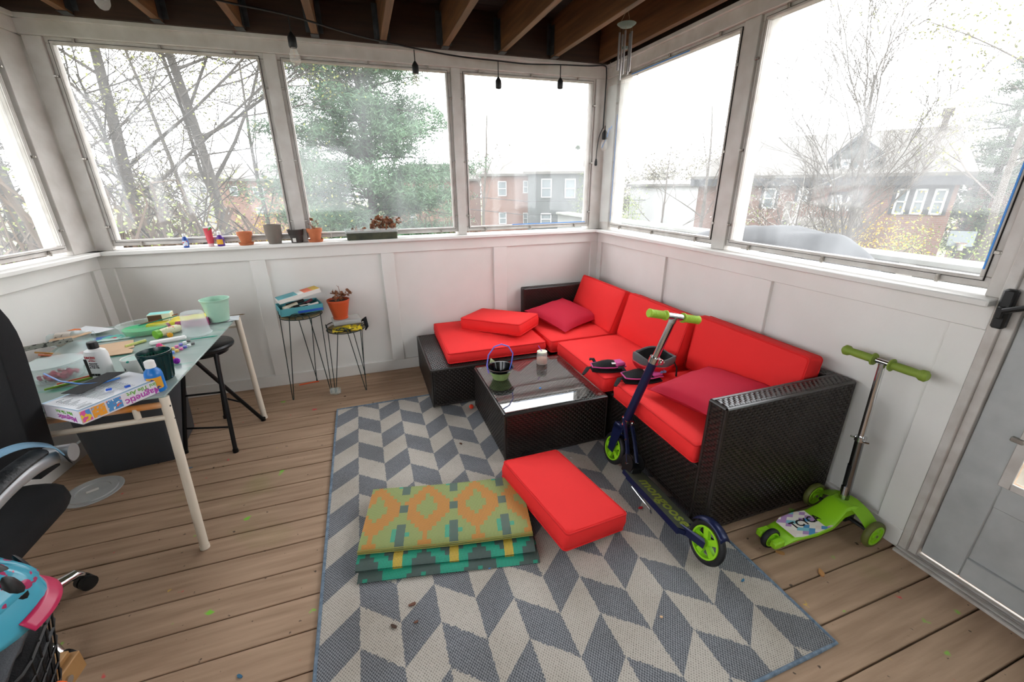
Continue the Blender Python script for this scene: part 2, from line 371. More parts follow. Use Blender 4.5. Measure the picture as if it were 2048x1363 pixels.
# door in the right wall
M_door = mat('storm_door_grey_white', 'b4b6b5', .5, var=(12, 'a5a7a6', 6))
dr = structure('door_1')
b = MB(); b.M = WR
for (a0, z0, a1, z1) in ((2.66, .03, 2.78, 2.05), (3.36, .03, 3.50, 2.05), (2.78, .03, 3.36, .12), (2.78, .36, 3.36, .46), (2.78, 1.95, 3.36, 2.05)):
    b.box((a0, .022, z0), (a1, .055, z1), .003)
b.build('frame', M_door, dr)
b = MB(); b.M = WR; b.box((2.78, .034, .12), (3.36, .045, .36)); b.build('panel', M_door, dr)
b = MB(); b.M = WR
for (a0, z0, a1, z1) in ((2.77, .45, 2.80, 1.96), (3.34, .45, 3.37, 1.96), (2.80, .45, 3.34, .475), (2.80, 1.935, 3.34, 1.96)): b.box((a0, .014, z0), (a1, .024, z1), .002)
b.build('glazing_bead', M_alu, dr)
b = MB(); b.M = WR; b.box((2.80, .036, .475), (3.34, .04, 1.935)); b.build('pane', M_clear, dr, smooth=False)
b = MB(); b.M = WR; b.box((2.598, -.006, 0), (2.628, .06, 2.10), .003); b.box((2.628, .008, 0), (2.657, .07, 2.10), .002); b.box((3.50, -.006, 0), (3.56, .06, 2.10), .003); b.box((2.598, -.006, 2.05), (3.56, .06, 2.10), .003); b.build('jamb', M_alu, dr)
b = MB(); b.M = WR
for q in range(5): b.box((2.60, -.035+q*.018, 0), (3.56, -.035+q*.018+.012, .012+.004*(q % 2)), .001)
b.build('threshold', M_alu, dr)
M_blk = mat('black_plastic', '141414', .45)
b = MB(); b.M = WR; b.box((2.612, -.035, .985), (2.645, -.006, 1.115), .006); b.box((2.618, -.05, 1.02), (2.638, -.03, 1.06), .004); b.build('strike_plate', M_blk, dr)
b = MB(); b.M = WR; b.box((2.685, -.02, 1.0), (2.735, .022, 1.14), .008); b.tube([WR.inverted() @ (WR @ Vector((2.71, -.02, 1.08))), (2.71, -.055, 1.085), (2.64, -.06, 1.05)], .009, 8); b.build('door_handle', M_blk, dr)
for z in (.85, .62):
    b = MB(); b.M = WR; b.box((2.752, .008, z), (2.785, .022, z+.018), .003); b.build('clip', M_clip, dr)
# dimmer outdoor light put into the colours: every outdoor material keeps this share
OUT_DIM = .46
mat_full = mat; lin_full = lin
def dimmed(c): a = lin_full(c); return tuple(x*OUT_DIM for x in a[:3])+(1,)
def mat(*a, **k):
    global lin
    lin = dimmed; o = mat_full(*a, **k); lin = lin_full; return o
# ------------------------------------------------------------------ outside: ground, houses, trees
GZ = -3.2
def ground_material():
    return mat('spring_lawn', '8c9a5a', .9, var=(.35, 'a09878', 8), spots=[(.15, .56, '9a968c')])
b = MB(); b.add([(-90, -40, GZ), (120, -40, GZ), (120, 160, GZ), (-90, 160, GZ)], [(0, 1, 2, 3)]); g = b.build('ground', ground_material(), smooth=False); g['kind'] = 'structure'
def brick_mat(name, c1, c2, mort, sc=1.):
    m = bpy.data.materials.new(name); m.use_nodes = True; nt = m.node_tree; p = nt.nodes['Principled BSDF']; p.inputs['Roughness'].default_value = .85
    t = nt.nodes.new('ShaderNodeTexCoord'); mp = nt.nodes.new('ShaderNodeMapping'); mp.inputs['Rotation'].default_value = (PI/2, 0, 0)
    br = nt.nodes.new('ShaderNodeTexBrick'); br.inputs['Color1'].default_value = dimmed(c1); br.inputs['Color2'].default_value = dimmed(c2); br.inputs['Mortar'].default_value = dimmed(mort)
    br.inputs['Scale'].default_value = 1; br.inputs['Brick Width'].default_value = .22*sc; br.inputs['Row Height'].default_value = .075*sc; br.inputs['Mortar Size'].default_value = .008*sc
    link(nt, t.outputs['Object'], mp.inputs['Vector']); link(nt, mp.outputs[0], br.inputs['Vector']); link(nt, br.outputs['Color'], p.inputs['Base Color']); return m
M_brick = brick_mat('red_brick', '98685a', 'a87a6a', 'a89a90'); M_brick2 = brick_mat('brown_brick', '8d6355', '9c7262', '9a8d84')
M_roofs = mat('pale_shingle_roof', '8e8a83', .9, var=(2, '7d7973', 6), stretch=(1, 1, 6)); M_greys = mat('grey_clapboard', '6f7474', .8)
M_wframe = mat('white_window_frame', 'eceeee', .6); M_wglass = mat('dark_window_glass', '8d989c', .15, spec=.8); M_darktrim = mat('dark_eave_trim', '4a4b4d', .7); M_stucco = mat('white_siding', 'e4e5e4', .8); M_dormer = mat('pale_grey_dormer_siding', '6c716d', .8)
def facade(name, label, x0, x1, ytop, dist, wallm, wins, depth=8., roof_y=None, roofm=None, hip=.15, trim=None, group=None, yaw=0., ztop=None, door=None):
    """a house whose front wall spans the given picture columns at the given distance; windows given in picture pixels of the same wall"""
    pc = atd((x0+x1)/2, ytop, dist); dx = pc.x-CP.x; dy = pc.y-CP.y
    az = math.atan2(dx, dy)+yaw; U = Vector((math.cos(az), -math.sin(az), 0)); Nn = Vector((math.sin(az), math.cos(az), 0)); base = Vector((pc.x, pc.y, GZ))
    def uv(px, py):
        d = ray(px, py); t = (base-CP).dot(Nn)/d.dot(Nn); q = CP+d*t-base; return q.dot(U), q.z
    u0, _ = uv(x0, ytop); u1, _ = uv(x1, ytop); zt = uv((x0+x1)/2, ytop)[1]
    h = thing(name, label, 'house', base, -az, group)
    b = MB(); b.box((u0, 0, 0), (u1, depth, zt)); b.build('wall', wallm, h, smooth=False)
    if roof_y is not None:
        zr = uv((x0+x1)/2, roof_y)[1]*(1+.0)+.3; o = .35; hp = (u1-u0)*hip
        b = MB(); v = [(u0-o, -o, zt), (u1+o, -o, zt), (u1+o, depth+o, zt), (u0-o, depth+o, zt), (u0+hp, depth/2, zr), (u1-hp, depth/2, zr)]
        v2 = [(x, y, z+.18) for x, y, z in v[:4]]
        b.add(v[:4]+v2+v[4:], [(0, 3, 2, 1), (0, 1, 5, 4), (1, 2, 6, 5), (2, 3, 7, 6), (3, 0, 4, 7), (4, 5, 9, 8), (6, 7, 8, 9), (5, 6, 9), (7, 4, 8)]); b.build('roof', roofm or M_roofs, h, smooth=False)
    if trim:
        b = MB(); b.box((u0-.3, -.42, zt-.28), (u1+.3, -.0, zt+.05)); b.build('eave', trim, h, smooth=False)
    for wi in wins:
        (a, c, a2, c2) = wi[:4]; pu, pz = uv(a, c2); qu, qz = uv(a2, c); e = max(.07, (qu-pu)*.09)
        b = MB()
        for (i0, j0, i1, j1) in ((pu, pz, qu, pz+e), (pu, qz-e, qu, qz), (pu, pz, pu+e, qz), (qu-e, pz, qu, qz), (pu, (pz+qz)/2-e*.4, qu, (pz+qz)/2+e*.4)): b.box((i0, -.08, j0), (i1, .02, j1))
        if len(wi) > 4:
            b.box(((pu+qu)/2-e*.25, -.07, pz), ((pu+qu)/2+e*.25, .02, qz))
        f = b.build('window', M_wframe, h, smooth=False)
        b = MB(); b.box((pu+e*.5, -.02, pz+e*.5), (qu-e*.5, -.005, qz-e*.5)); b.build('pane', M_wglass, f, smooth=False)
        if trim:
            b = MB(); b.box((pu-.12, -.05, qz), (qu+.12, -.0, qz+.14)); b.box((pu-.12, -.05, pz), (pu, 0, qz)); b.box((qu, -.05, pz), (qu+.12, 0, qz)); b.build('window_surround', M_darktrim, f, smooth=False)
    return h, uv
# right neighbour: brick house with dormer, deck and chimney
hR, uvR = facade('brick_house', 'big brown brick house with pale roof, dormer, chimney and railed wooden deck', 1400, 1925, 357, 24, M_brick2,
    [(1523, 376, 1555, 416), (1594, 376, 1620, 403), (1657, 390, 1686, 421), (1689, 390, 1718, 421), (1782, 377, 1821, 428), (1817, 377, 1858, 428), (1855, 377, 1899, 429), (1655, 460, 1682, 475)], depth=10, roof_y=262, hip=.04, trim=M_darktrim, yaw=.12)
u0, z0 = uvR(1657, 344); u1, z1 = uvR(1745, 310); um = (u0+u1)/2; zr = uvR(1725, 270)[1]; uc0, _ = uvR(1660, 344); uc1, _ = uvR(1750, 344)
b = MB(); b.add([(uc0, .3, z0), (uc1, .3, z0), (uc1, .3, z1+.2), ((uc0+uc1)/2, .3, zr), (uc0, .3, z1+.2), (uc0, 5, z0), (uc1, 5, z0), (uc1, 5, z1+.2), ((uc0+uc1)/2, 5, zr), (uc0, 5, z1+.2)],
    [(0, 1, 2, 3, 4), (0, 5, 6, 1), (1, 6, 7, 2), (2, 7, 8, 3), (3, 8, 9, 4), (4, 9, 5, 0), (5, 9, 8, 7, 6)]); b.build('dormer', M_dormer, hR, smooth=False)
um = (uc0+uc1)/2; b = MB()
for sg in (-1, 1):
    e0 = Vector((um+sg*(uc1-um)*1.22, 0, z1-.1)); tp = Vector((um, 0, zr+.12))
    b.add([(e0.x, .0, e0.z), (tp.x, .0, tp.z), (tp.x, 5, tp.z), (e0.x, 5, e0.z), (e0.x, .0, e0.z-.16), (tp.x, .0, tp.z-.16), (tp.x, 5, tp.z-.16), (e0.x, 5, e0.z-.16)], [(0, 1, 2, 3), (7, 6, 5, 4), (0, 4, 5, 1), (1, 5, 6, 2), (2, 6, 7, 3), (3, 7, 4, 0)])
b.build('dormer_roof', M_darktrim, hR, smooth=False)
for a, c in ((1675, 1701), (1711, 1739)):
    pu, pz = uvR(a, 346); qu, qz = uvR(c, 318); b = MB()
    for (i0, j0, i1, j1) in ((pu, pz, qu, pz+.09), (pu, qz-.09, qu, qz), (pu, pz, pu+.08, qz), (qu-.08, pz, qu, qz), (pu, (pz+qz)/2-.03, qu, (pz+qz)/2+.03)): b.box((i0, .18, j0), (i1, .3, j1))
    f = b.build('window', M_wframe, hR, smooth=False); b = MB(); b.box((pu+.05, .25, pz), (qu-.05, .28, qz)); b.build('pane', M_wglass, f, smooth=False)
cu0_, cz0 = uvR(1880, 260); cu1_, cz1 = uvR(1912, 212)
b = MB(); b.box((cu0_, 4.2, cz0-2.5), (cu1_, 5.4, cz1+.4)); b.box((cu0_-.08, 4.1, cz1+.2), (cu1_+.08, 5.5, cz1+.4)); b.build('chimney', mat('dark_chimney_brick', '57483f', .9), hR, smooth=False)
M_wood = mat('grey_deck_wood', '9a938a', .8)
du0, dz0 = uvR(1590, 432); du1, dz1 = uvR(1738, 405)
b = MB(); b.box((du0, -2.6, dz0-.2), (du1, 0, dz0)); b.box((du0, -2.6, dz1), (du1, -2.5, dz1+.08)); b.box((du0, -2.55, dz0-.5), (du1, -2.5, dz0-.2)); b.build('deck', M_wood, hR, smooth=False)
b = MB(); n = 26
for i in range(n+1): 
    x = du0+(du1-du0)*i/n; b.box((x-.02, -2.57, dz0), (x+.02, -2.53, dz1))
o = b.build('railing', M_wood, hR, smooth=False); o['kind'] = 'stuff'
for x in (du0+.1, du1-.1):
    b = MB(); b.box((x-.07, -2.6, 0), (x+.07, -2.46, dz1+.1)); b.build('deck_post', M_wood, hR, smooth=False)
facade('brick_house', 'small brick house at the far right edge, one tall window, beyond the basketball hoop', 1965, 2130, 360, 30, M_brick2, [(1991, 361, 2014, 397), (1972, 430, 1988, 450)], roof_y=338, hip=.3, yaw=-.1)
# behind the back wall
facade('clapboard_house', 'grey clapboard house block with four white framed windows, beside the red brick wing', 1056, 1240, 347, 36, M_greys, [(1082, 357, 1104, 395), (1129, 357, 1152, 396), (1081, 426, 1103, 450), (1127, 428, 1150, 450)], depth=9, roof_y=303, hip=.42)
facade('brick_house', 'red brick wing with small white windows left of the grey clapboard block', 962, 1056, 352, 38, M_brick, [(996, 362, 1013, 392), (1046, 361, 1056, 386), (998, 424, 1013, 448), (1046, 425, 1056, 448)], depth=9, roof_y=315, hip=.3)
facade('brick_house', 'red brick house half hidden behind the big pine', 775, 960, 362, 44, M_brick, [(840, 372, 848, 388), (877, 370, 888, 392), (822, 422, 832, 445), (905, 372, 917, 394)], depth=9, roof_y=330, hip=.2)
facade('brick_house', 'long brick house with chimney seen between the bare trees', 425, 610, 362, 40, M_brick, [(462, 372, 474, 392), (508, 373, 526, 392), (556, 372, 566, 390), (515, 414, 533, 432), (445, 415, 456, 433)], depth=9, roof_y=331, hip=.05)
h, uvh = facade('white_house', 'white house end glimpsed left of the long brick house', 372, 428, 350, 46, M_stucco, [(380, 372, 392, 386), (400, 372, 412, 386)], depth=9, roof_y=336, hip=.1)
facade('long_white_building', 'long low white building behind the right corner window', 1262, 1480, 372, 40, M_stucco, [], depth=10, roof_y=366, hip=.02)
facade('brick_house', 'narrow brick house edge beside the corner post, seen through the right corner window', 1228, 1243, 322, 42, M_brick, [], depth=6)

# foliage and trees
def leaf_mesh(mb, pts, size, flat=.0, asp=.5):
    for p in pts:
        a = Vector((rnd.uniform(-1, 1), rnd.uniform(-1, 1), rnd.uniform(-1, 1)*(1-flat))).normalized(); b = a.orthogonal().normalized(); b = (Matrix.Rotation(rnd.uniform(0, 6.3), 3, a) @ b)
        s = size*rnd.uniform(.6, 1.3); a = a*s; b = b*s*asp; o = len(mb.v)
        mb.v += [p-a, p+b, p+a, p-b]; mb.f.append((o, o+1, o+2, o+3)); mb.mi.append(0)
def bark(name, c1, c2): return mat(name, c1, .9, var=(6, c2, 5))
M_bark = bark('grey_bark', '575049', '6d655d'); M_bark2 = bark('pale_bark', '80766c', '6a6158'); M_twig = bark('brown_twigs', '9c8468', 'b19b7d')
def bare_tree(base, h, r, seed, lean=(0, 0), depth=4, m=M_bark, label='', name='bare_tree', group=None, spread=.55, buds=None, first=.25, nb=5):
    rr = random.Random(seed); tr = MB(); br = MB()
    def limb(p, d, L, r0, lev):
        n = 5 if lev else 8; pts = [p]; q = p.copy(); dd = d.copy()
        for i in range(n):
            dd = (dd+Vector((rr.uniform(-1, 1), rr.uniform(-1, 1), rr.uniform(-.3, .6)))*(.13 if lev else .06)).normalized(); q = q+dd*L/n; pts.append(q)
        if any(-7.5 < base.x+q_.x < 3.2 and base.y+q_.y < 1.6 for q_ in pts): return
        rs = [r0*(1-.75*i/n) for i in range(n+1)]
        (tr if lev == 0 else br).tube(pts, rs, 7 if lev == 0 else (4 if lev < 3 else 3), cap=False)
        if lev < depth:
            k = nb+3 if lev == 0 else nb-1
            for j in range(k):
                t = first+(1-first)*(j+rr.random())/k; i = min(n-1, int(t*n)); pp = pts[i].lerp(pts[i+1], t*n-i)
                ax = Vector((rr.uniform(-1, 1), rr.uniform(-1, 1), rr.uniform(-.2, .5))).normalized()
                nd = (dd*(1-spread)+ax*spread*1.3).normalized()
                if nd.z < -.1: nd.z *= -.4
                limb(pp, nd, L*rr.uniform(.38, .62), r0*(1-.7*t)*(.34 if lev == 0 else .52)+.003, lev+1)
        elif buds: tips.append(pts[-1]); tips.append(pts[len(pts)//2])
    tips = []
    limb(Vector((0, 0, 0)), Vector((lean[0], lean[1], 1)).normalized(), h, r, 0)
    t = thing(name, label, 'tree', base, 0, group); tr.build('trunk', m, t)
    o = br.build('branches', m, t); o['kind'] = 'stuff'
    if buds:
        f = MB(); leaf_mesh(f, [p+Vector((rr.gauss(0, .25), rr.gauss(0, .25), rr.gauss(0, .2))) for p in tips for _ in range(buds[1])], buds[2]); o = f.build('leaves', buds[0], t, smooth=False); o['kind'] = 'stuff'
    return t
def gpos(px, dist): p = atd(px, 369, dist); return Vector((p.x, p.y, GZ))
M_bud = mat('spring_leaf_buds', 'aab35e', .8, var=(2, 'c2c27a')); M_needle = mat('pine_needles', '5c8262', .8, var=(1.5, '84ab7e')); M_needle2 = mat('dark_conifer_needles', '566b50', .85, var=(1.5, '74866a'))
bare_tree(gpos(440, 13), 10.5, .175, 11, (-.015, .0), 4, M_bark, 'tall bare tree with thick grey trunk, in the middle of the left back window', spread=.62, first=.30, nb=8)
bare_tree(gpos(222, 12.5), 9.5, .19, 5, (.02, -.02), 4, M_bark, 'bare tree with ivy-dark crooked trunk at the left edge of the left back window', spread=.6, buds=(M_bud, 1, .035), nb=8)
bare_tree(gpos(365, 17), 9, .1, 23, (-.03, 0), 4, M_bark2, 'slim pale bare tree just left of the thick grey trunk', spread=.5, buds=(M_bud, 1, .04), nb=7)
bare_tree(gpos(530, 19), 8.5, .11, 31, (.02, 0), 4, M_bark2, 'slim bare tree in front of the long brick house', spread=.5, nb=5)
bare_tree(gpos(60, 11), 8, .2, 41, (-.1, 0), 4, M_bark, 'dark bare tree behind the leftmost window', spread=.6, nb=8)
bare_tree(gpos(965, 34), 9.5, .14, 51, (0, 0), 4, M_bark2, 'hazy bare tree beside the red brick wing', spread=.4, nb=6)
bare_tree(gpos(1752, 13.5), 6.9, .10, 67, (.06, 0), 4, M_bark2, 'bare young tree with upswept branches in front of the brown brick house', spread=.36, first=.10, nb=8)
bare_tree(gpos(1615, 14.5), 4.2, .05, 63, (-.05, 0), 3, M_bark2, 'small bare tree left of the upswept tree', spread=.6, first=.3, nb=5)
bare_tree(gpos(1415, 24), 8, .11, 71, (0, 0), 4, M_bark2, 'bare tree before the long low white building', spread=.5, nb=5)
bare_tree(gpos(1325, 22), 6.4, .07, 73, (.1, 0), 4, M_bark2, 'thin bare tree near the middle of the right corner window', spread=.5, nb=5)
bare_tree(gpos(2020, 22), 10, .15, 81, (0, 0), 4, M_bark2, 'tall bare tree behind the basketball hoop', spread=.55, buds=(M_bud, 2, .06), nb=6)
# the big white pine: whorls of long boughs carrying flattened needle clumps
def pine(base, h, rad, seed, label, m, whorls=17, z0=.16, droop=.12, dens=1.):
    rr = random.Random(seed); t = thing('pine_tree', label, 'tree', base); tk = MB(); tk.tube([(0, 0, 0), (.06, 0, h*.5), (0, .05, h)], [.22, .14, .02], 8); tk.build('trunk', M_bark, t)
    bo = MB(); f = MB()
    for i in range(whorls):
        q = i/(whorls-1); z = h*(z0+(1-z0)*q); L = rad*(1-q)**.62*(1 if q > .12 else .8)+.25
        for k in range(6):
            a = k*PI/3+i*.7+rr.uniform(-.25, .25); l = L*rr.uniform(.6, 1.1); up = rr.uniform(-.05, .38)
            pts = [Vector((math.cos(a)*l*s, math.sin(a)*l*s, z+l*(up*s*1.2-droop*s*s))) for s in (0, .33, .66, 1)]
            bo.tube(pts, [.05, .035, .02, .008], 4, cap=False)
            for j in range(int(5*dens*max(1, l))):
                s = rr.uniform(.22, 1.02); c = Vector((math.cos(a)*l*s, math.sin(a)*l*s, z+l*(up*s*1.2-droop*s*s)))+Vector((rr.gauss(0, .22)*l*.4, rr.gauss(0, .22)*l*.4, rr.gauss(.05, .12)))
                rc = rr.uniform(.25, .5)
                leaf_mesh(f, [c+Vector((rr.gauss(0, rc*.5), rr.gauss(0, rc*.5), rr.gauss(.04, rc*.34))) for _ in range(46)], .1, .2, .15)
    o = bo.build('boughs', M_bark, t); o['kind'] = 'stuff'; o = f.build('needles', m, t, smooth=False); o['kind'] = 'stuff'; return t
pine(gpos(738, 17), 10.6, 4.3, 3, 'big green pine tree filling the middle back window', M_needle, whorls=22, dens=1.7)
pine(gpos(1985, 30), 9.8, 2.6, 9, 'dark conifer at the right behind the brown brick house chimney', M_needle2, 12)
pine(gpos(2075, 33), 8, 3, 13, 'second dark conifer partly cut off by the door post', M_needle2, 10)
pine(gpos(1153, 60), 9.0, 2.2, 17, 'faint far conifer above the grey clapboard roof', M_needle2, 9)
def bush(px, dist, size, m, label, seed, n=1500, leaf=.06, name='bush', zc=None, stems=True, flat=.8, h=None, group=None, yt=None):
    rr = random.Random(seed); p = gpos(px, dist); t = thing(name, label, 'shrub', p, 0, group); f = MB(); st = MB(); h = h or size
    if yt: h = (atd(px, yt, dist).z-GZ)*.92
    pts = []
    for k in range(max(4, n//130)):
        a = rr.uniform(0, 6.3); q = size*math.sqrt(rr.random())*.8; zz = h*rr.uniform(.25, 1)*(1-.35*(q/size)**2); c = Vector((math.cos(a)*q, math.sin(a)*q, zz))
        st.tube([(c.x*.2, c.y*.2, 0), (c.x*.6, c.y*.6, zz*.6), tuple(c)], [.02, .012, .004], 3, cap=False)
        pts += [c+Vector((rr.gauss(0, .2)*size, rr.gauss(0, .2)*size, rr.gauss(0, .16)*h)) for _ in range(130)]
    for q in pts: q.z = max(.03, q.z)
    leaf_mesh(f, pts+[q+Vector((rr.gauss(0, .1), rr.gauss(0, .1), rr.gauss(0, .1))) for q in pts], leaf*.62); o = f.build('foliage', m, t, smooth=False); o['kind'] = 'stuff'; o = st.build('stems', M_twig, t); o['kind'] = 'stuff'; return t
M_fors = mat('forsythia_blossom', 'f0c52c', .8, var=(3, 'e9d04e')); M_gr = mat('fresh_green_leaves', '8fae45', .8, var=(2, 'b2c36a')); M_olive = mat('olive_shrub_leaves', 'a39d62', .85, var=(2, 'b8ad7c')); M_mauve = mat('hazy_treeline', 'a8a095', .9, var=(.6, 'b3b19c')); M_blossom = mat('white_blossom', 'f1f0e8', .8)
bush(480, 22, 1.7, M_fors, 'yellow forsythia bush at the foot of the thick grey trunk', 1, 2200, .07, 'forsythia_bush', yt=420)
bush(545, 24, 1.1, M_fors, 'smaller yellow forsythia beside the left mullion', 2, 1200, .07, 'forsythia_bush', yt=440)
bush(1800, 15, 1.5, M_fors, 'yellow forsythia in front of the brown brick house', 3, 2200, .06, 'forsythia_bush', yt=450)
bush(300, 14, 2.2, M_gr, 'fresh green shrub low in the left back window', 4, 3000, .07, yt=345)
bush(385, 17, 1.8, M_olive, 'olive shrub left of the thick grey trunk', 5, 2200, .07, yt=385)
bush(60, 8, 1.8, M_gr, 'low green shrub at the bottom of the leftmost window', 6, 1800, .06, yt=420)
bush(1530, 14, 1.2, M_gr, 'yellow-green shrub left of the white blossom tree', 7, 1600, .05, yt=395)
bush(1240, 20, 1.1, M_gr, 'bright green shrub at the left side of the right corner window', 8, 1600, .06, yt=360)
bush(1920, 18, 1.8, M_gr, 'green shrub beneath the basketball hoop', 9, 2200, .06, yt=432)
bush(1172, 22, .9, M_gr, 'green shrub at the right edge of the grey clapboard block', 10, 1000, .06, yt=385)
bush(690, 24, 2.2, M_gr, 'green hedge below the big pine', 12, 1800, .08, yt=428)
bush(835, 22, 1.9, M_olive, 'twiggy olive shrub right of the big pine', 13, 1500, .06, yt=388)
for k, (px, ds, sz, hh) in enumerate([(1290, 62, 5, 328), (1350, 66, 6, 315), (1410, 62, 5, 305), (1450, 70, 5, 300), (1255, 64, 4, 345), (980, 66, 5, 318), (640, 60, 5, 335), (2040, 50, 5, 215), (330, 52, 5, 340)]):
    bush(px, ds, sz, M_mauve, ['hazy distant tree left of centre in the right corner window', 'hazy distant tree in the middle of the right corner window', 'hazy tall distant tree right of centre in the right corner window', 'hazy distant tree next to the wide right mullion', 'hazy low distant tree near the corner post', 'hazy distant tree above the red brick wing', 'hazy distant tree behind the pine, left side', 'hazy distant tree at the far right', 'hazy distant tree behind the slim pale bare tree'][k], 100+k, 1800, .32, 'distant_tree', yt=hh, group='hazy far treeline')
# magnolia with white blossom by the deck
t = bare_tree(gpos(1585, 16), 4.6, .07, 91, (.25, 0), 3, mat('white_branch', 'e6e2d8', .8), 'small white blossoming tree before the deck of the brown brick house', 'blossom_tree', spread=.6, buds=(M_blossom, 1, .035), nb=5)
# the tangle of bare vines on the left
def tangle(px, dist, wdt, yt, label, seed, n, m):
    hgt = (atd(px, yt, dist).z-GZ)*1.35
    rr = random.Random(seed); p = gpos(px, dist); f = MB()
    for i in range(n):
        a = Vector((rr.uniform(-wdt, wdt), rr.uniform(-1.8, 1.8), 0)); topz = hgt*rr.uniform(.3, 1)*(1-.45*abs(a.x)/wdt)
        e = a+Vector((rr.uniform(-2, 2), rr.uniform(-1, 1), rr.uniform(0, topz*.6))); mid = (a+e)/2; mid.z = topz
        pts = [a*(1-s)**2+mid*2*s*(1-s)*1.1+e*s*s+Vector((rr.gauss(0, .06), rr.gauss(0, .06), rr.gauss(0, .05))) for s in (0, .2, .4, .6, .8, 1)]
        f.tube(pts, rr.uniform(.009, .024), 3, cap=False)
    t = thing('vine_thicket', label, 'shrub', p); az = math.atan2(p.x-CP.x, p.y-CP.y); t.rotation_euler = (0, 0, -az); o = f.build('vines', m, t); o['kind'] = 'stuff'
    l = MB(); leaf_mesh(l, [Vector((rr.uniform(-wdt, wdt), rr.uniform(-2, 2), rr.uniform(.1, hgt*.7))) for _ in range(n)], .03); o = l.build('leaves', M_bud, t, smooth=False); o['kind'] = 'stuff'
M_vine = mat('tan_bare_vines', '8a7462', .9, var=(.8, '6f5d4e'))
tangle(235, 9.5, 3.4, 325, 'tan thicket of bare vines low in the left back window', 1, 2800, M_vine)
tangle(20, 7.5, 2.6, 285, 'dense thicket of bare vines behind the leftmost window', 2, 1800, M_vine)
tangle(440, 15, 2.6, 415, 'low brush around the thick grey trunk', 3, 350, M_vine)
tangle(860, 17, 1.7, 385, 'brown brush at the lower right of the middle back window', 4, 380, M_vine)
tangle(1700, 15, 2.2, 425, 'brown brush below the deck of the brown brick house', 5, 300, M_vine)
# white garden trellis, power lines, street things
t = thing('garden_arbor', 'white garden arbor in front of the big pine', 'arbor', gpos(700, 21))
b = MB()
for x in (-.6, .6): b.box((x-.05, -.05, 0), (x+.05, .05, 2.3))
b.build('post', M_wframe, t); b = MB(); b.box((-.9, -.06, 2.25), (.9, .06, 2.38)); b.build('beam', M_wframe, t)
for k, (za, zb) in enumerate(((1.0, .72), (.45, .1))):
    p = gpos(925, 20); q = gpos(1180, 20); b = MB(); b.tube([(p.x, p.y, za), ((p.x+q.x)/2, (p.y+q.y)/2, (za+zb)/2-.12), (q.x+3, q.y, zb)], .014, 4)
    tag(b.build('power_line', M_darktrim, loc=(p.x, p.y, za)), ['upper power line crossing the right back window', 'lower power line crossing the right back window'][k], 'cable')
# covered grill standing on the landing
gx, gy = .88, -.80
M_cover = mat('grey_fabric_cover', '45474a', .8, var=(2, '5c5e61'), bump=(6, .4))
t = MB()
prof = [(-.84, .45), (-.74, .90), (-.64, 1.02), (-.50, 1.12), (-.2, 1.145), (.2, 1.12), (.5, 1.04), (.60, .6)]
def cover(u, v):
    a = u*(len(prof)-1); i = min(len(prof)-2, int(a)); f = a-i; y = prof[i][0]*(1-f)+prof[i+1][0]*f; z = prof[i][1]*(1-f)+prof[i+1][1]*f
    x = (v-.5)*.62; e = abs(v-.5)*2; z = z*(1-.10*e**3)
    return (x+.02*math.sin(y*9), y, z+.012*math.sin(y*14+v*6))
t.grid(cover, 28, 10)
tgrill = thing('covered_grill', 'grey cloth cover draped over a long grill on the landing outside the right window', 'grill', (gx, gy-.1, 0))
t.build('cover_top', M_cover, tgrill, solid=.004)
b = MB(); b.box((-.30, -.80, .02), (.30, .58, .60), .03); b.build('cover_side', M_cover, tgrill)
# basketball hoop
p = gpos(1957, 26)
t = thing('basketball_hoop', 'basketball hoop with clear backboard and white net at the far right', 'basketball hoop', p, -.9); t.scale = (.72, .72, .72); HBZ = (atd(1957, 478, 26).z-GZ)/.72-3.17
b = MB(); b.cyl((0, 0, 0), (0, 0, 2.9+HBZ), .06); b.build('pole', M_darktrim, t)
b = MB(); b.box((-.55, -.42, 2.75+HBZ), (.55, -.38, 3.6+HBZ)); b.build('backboard', mat('hazy_backboard', 'aebbc0', .3), t)
b = MB(); b.tube([(.23*math.cos(a*PI/8), -.68+.23*math.sin(a*PI/8), 2.95+HBZ) for a in range(16)], .012, 4, closed=True); b.build('rim', mat('orange_rim', 'b05a3a', .5), t)
b = MB(); b.box((-.05, -.4, 2.8+HBZ), (.05, .0, 2.9+HBZ)); b.box((-.3, -.36, 2.8+HBZ), (-.25, .1, 3.2+HBZ)); b.build('bracket', M_darktrim, t)
b = MB(); b.lathe([(.23, -.0), (.15, -.2), (.13, -.4)], 12, (0, -.68, 2.95+HBZ), cap0=False); b.build('net', M_wframe, t)

mat = mat_full
# ------------------------------------------------------------------ soft furnishings
def fabric(name, col, sheen=0):
    m = mat(name, col, .8, bump=(900, .12), spec=.4); return m
M_red = fabric('red_cushion_canvas', 'ec2c2c'); M_pipe = fabric('red_piping', 'db2324'); M_crim = fabric('crimson_pillow_cloth', 'bd1534')
def rrect(w, d, r, k=8, nc=4):
    pts = []
    cs = [(w/2-r, d/2-r, 0), (-w/2+r, d/2-r, PI/2), (-w/2+r, -d/2+r, PI), (w/2-r, -d/2+r, 1.5*PI)]
    for i, (x, y, a) in enumerate(cs):
        for j in range(nc+1): q = a+PI/2*j/nc; pts.append((x+r*math.cos(q), y+r*math.sin(q)))
        nx, ny, na = cs[(i+1) % 4]; e = pts[-1]; f = (nx+r*math.cos(na), ny+r*math.sin(na))
        for j in range(1, k): pts.append((e[0]+(f[0]-e[0])*j/k, e[1]+(f[1]-e[1])*j/k))
    return pts
